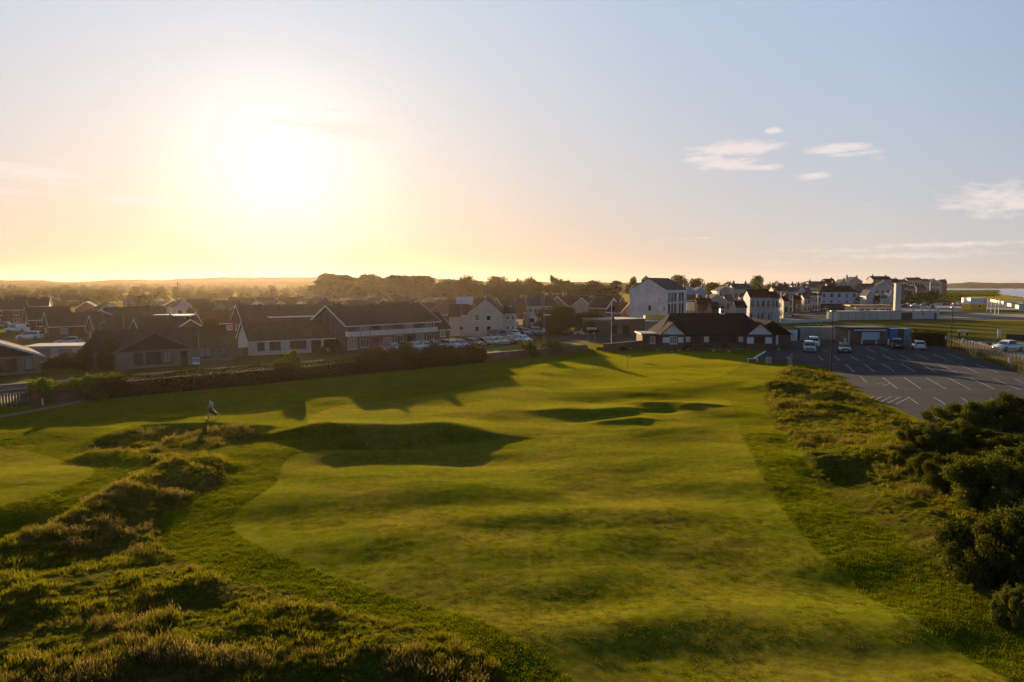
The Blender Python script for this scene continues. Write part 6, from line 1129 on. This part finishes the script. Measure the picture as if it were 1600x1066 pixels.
# ---------------------------------------------------------------- the golfer
sk = mat('skin', (.42,.24,.16), .6, .3, var=.05); shirt = mat('grey_shirt', (.26,.26,.30), .85, .1, var=.15, scale=8); shorts_m = mat('dark_shorts', (.016,.014,.020), .9, .1); hair_m = mat('dark_hair', (.03,.02,.014), .8)
def skinned(name, verts, edges, radii, m_, parent, root=0):
    me = bpy.data.meshes.new(name); me.from_pydata(verts, edges, []); o = link(name, me, parent); md = o.modifiers.new('skin', 'SKIN'); md.use_smooth_shade = True
    for i, r in enumerate(radii): sv = me.skin_vertices[0].data[i]; sv.radius = r if isinstance(r, tuple) else (r, r); sv.use_root = (i == root)
    md2 = o.modifiers.new('sub', 'SUBSURF'); md2.levels = 1; md2.render_levels = 2; me.materials.append(m_); return o
gx, gy = gp(331, 656, .0); gz0 = gz(gx, gy)
for _ in range(3): gx, gy = gp(331, 656, gz0); gz0 = gz(gx, gy)
P_ = thing('person', 'golfer in grey shirt and dark shorts walking left with a dark bag on his back', 'person', (gx, gy, gz0), R(-8))
# walking towards -x; forward = -x
V = [(0,0,.92),(-.02,0,1.10),(-.05,0,1.32),(-.09,0,1.46),(-.12,0,1.54),(-.15,0,1.64),   # pelvis..head
     (-.06,-.19,1.40),(-.02,-.25,1.15),(-.22,-.24,1.02),(-.28,-.22,.98), (-.06,.19,1.40),(.05,.24,1.16),(-.10,.26,.98),(-.16,.25,.93),
     (-.02,-.10,.86),(-.20,-.11,.50),(-.26,-.11,.10),(-.38,-.11,.05), (.02,.10,.86),(.10,.11,.48),(.34,.11,.16),(.26,.11,.04)]
E = [(0,1),(1,2),(2,3),(3,4),(4,5),(2,6),(6,7),(7,8),(8,9),(2,10),(10,11),(11,12),(12,13),(0,14),(14,15),(15,16),(16,17),(0,18),(18,19),(19,20),(20,21)]
Rd = [.15,.145,.16,.065,.058,.105,.062,.048,.036,.038,.062,.048,.036,.038,.095,.062,.042,.04,.095,.062,.042,.04]
skinned('body', V, E, Rd, sk, P_)
skinned('shirt', [(0,0,.93),(-.02,0,1.12),(-.05,0,1.33),(-.08,0,1.43),(-.06,-.20,1.39),(-.03,-.25,1.20),(-.06,.20,1.39),(.03,.245,1.20)], [(0,1),(1,2),(2,3),(2,4),(4,5),(2,6),(6,7)], [.172,.166,.182,.085,.082,.070,.082,.070], shirt, P_)
skinned('shorts', [(0,0,.95),(-.02,-.10,.84),(-.13,-.11,.60),(.03,.10,.84),(.08,.11,.58)], [(0,1),(1,2),(0,3),(3,4)], [.168,.118,.095,.118,.095], shorts_m, P_)
skinned('hair', [(-.14,0,1.68),(-.11,0,1.71)], [(0,1)], [.115,.095], hair_m, P_)
for s in (0, 1): m = MB(); x0_, z0_ = ((-.40,.0),(.24,.02))[s]; m.box(x0_-.10, x0_+.16, (-.16,.06)[s], (-.06,.16)[s], z0_, z0_+.10, W_GREY); m.build('shoe', P_)
bg_ = thing('golf_bag', 'slim dark golf bag slung across the walking golfer', 'golf bag', (gx, gy, gz0), R(-8)); m = MB(); m.cyl((-.02,-.24,1.0),(.62,-.30,.50), .115, .13, P_DARK, 10); m.build('bag_tube', bg_); m = MB(); m.cyl((.12,-.37,.96),(.45,-.42,.70), .05, .05, BLACKM, 7); m.build('pocket', bg_)
for k in range(4): m = MB(); m.cyl((-.02+.02*k,-.22-.03*k,1.0),(-.20+.02*k,-.19-.03*k,1.14), .008, .008, METAL, 5); m.build('club_shaft', bg_)
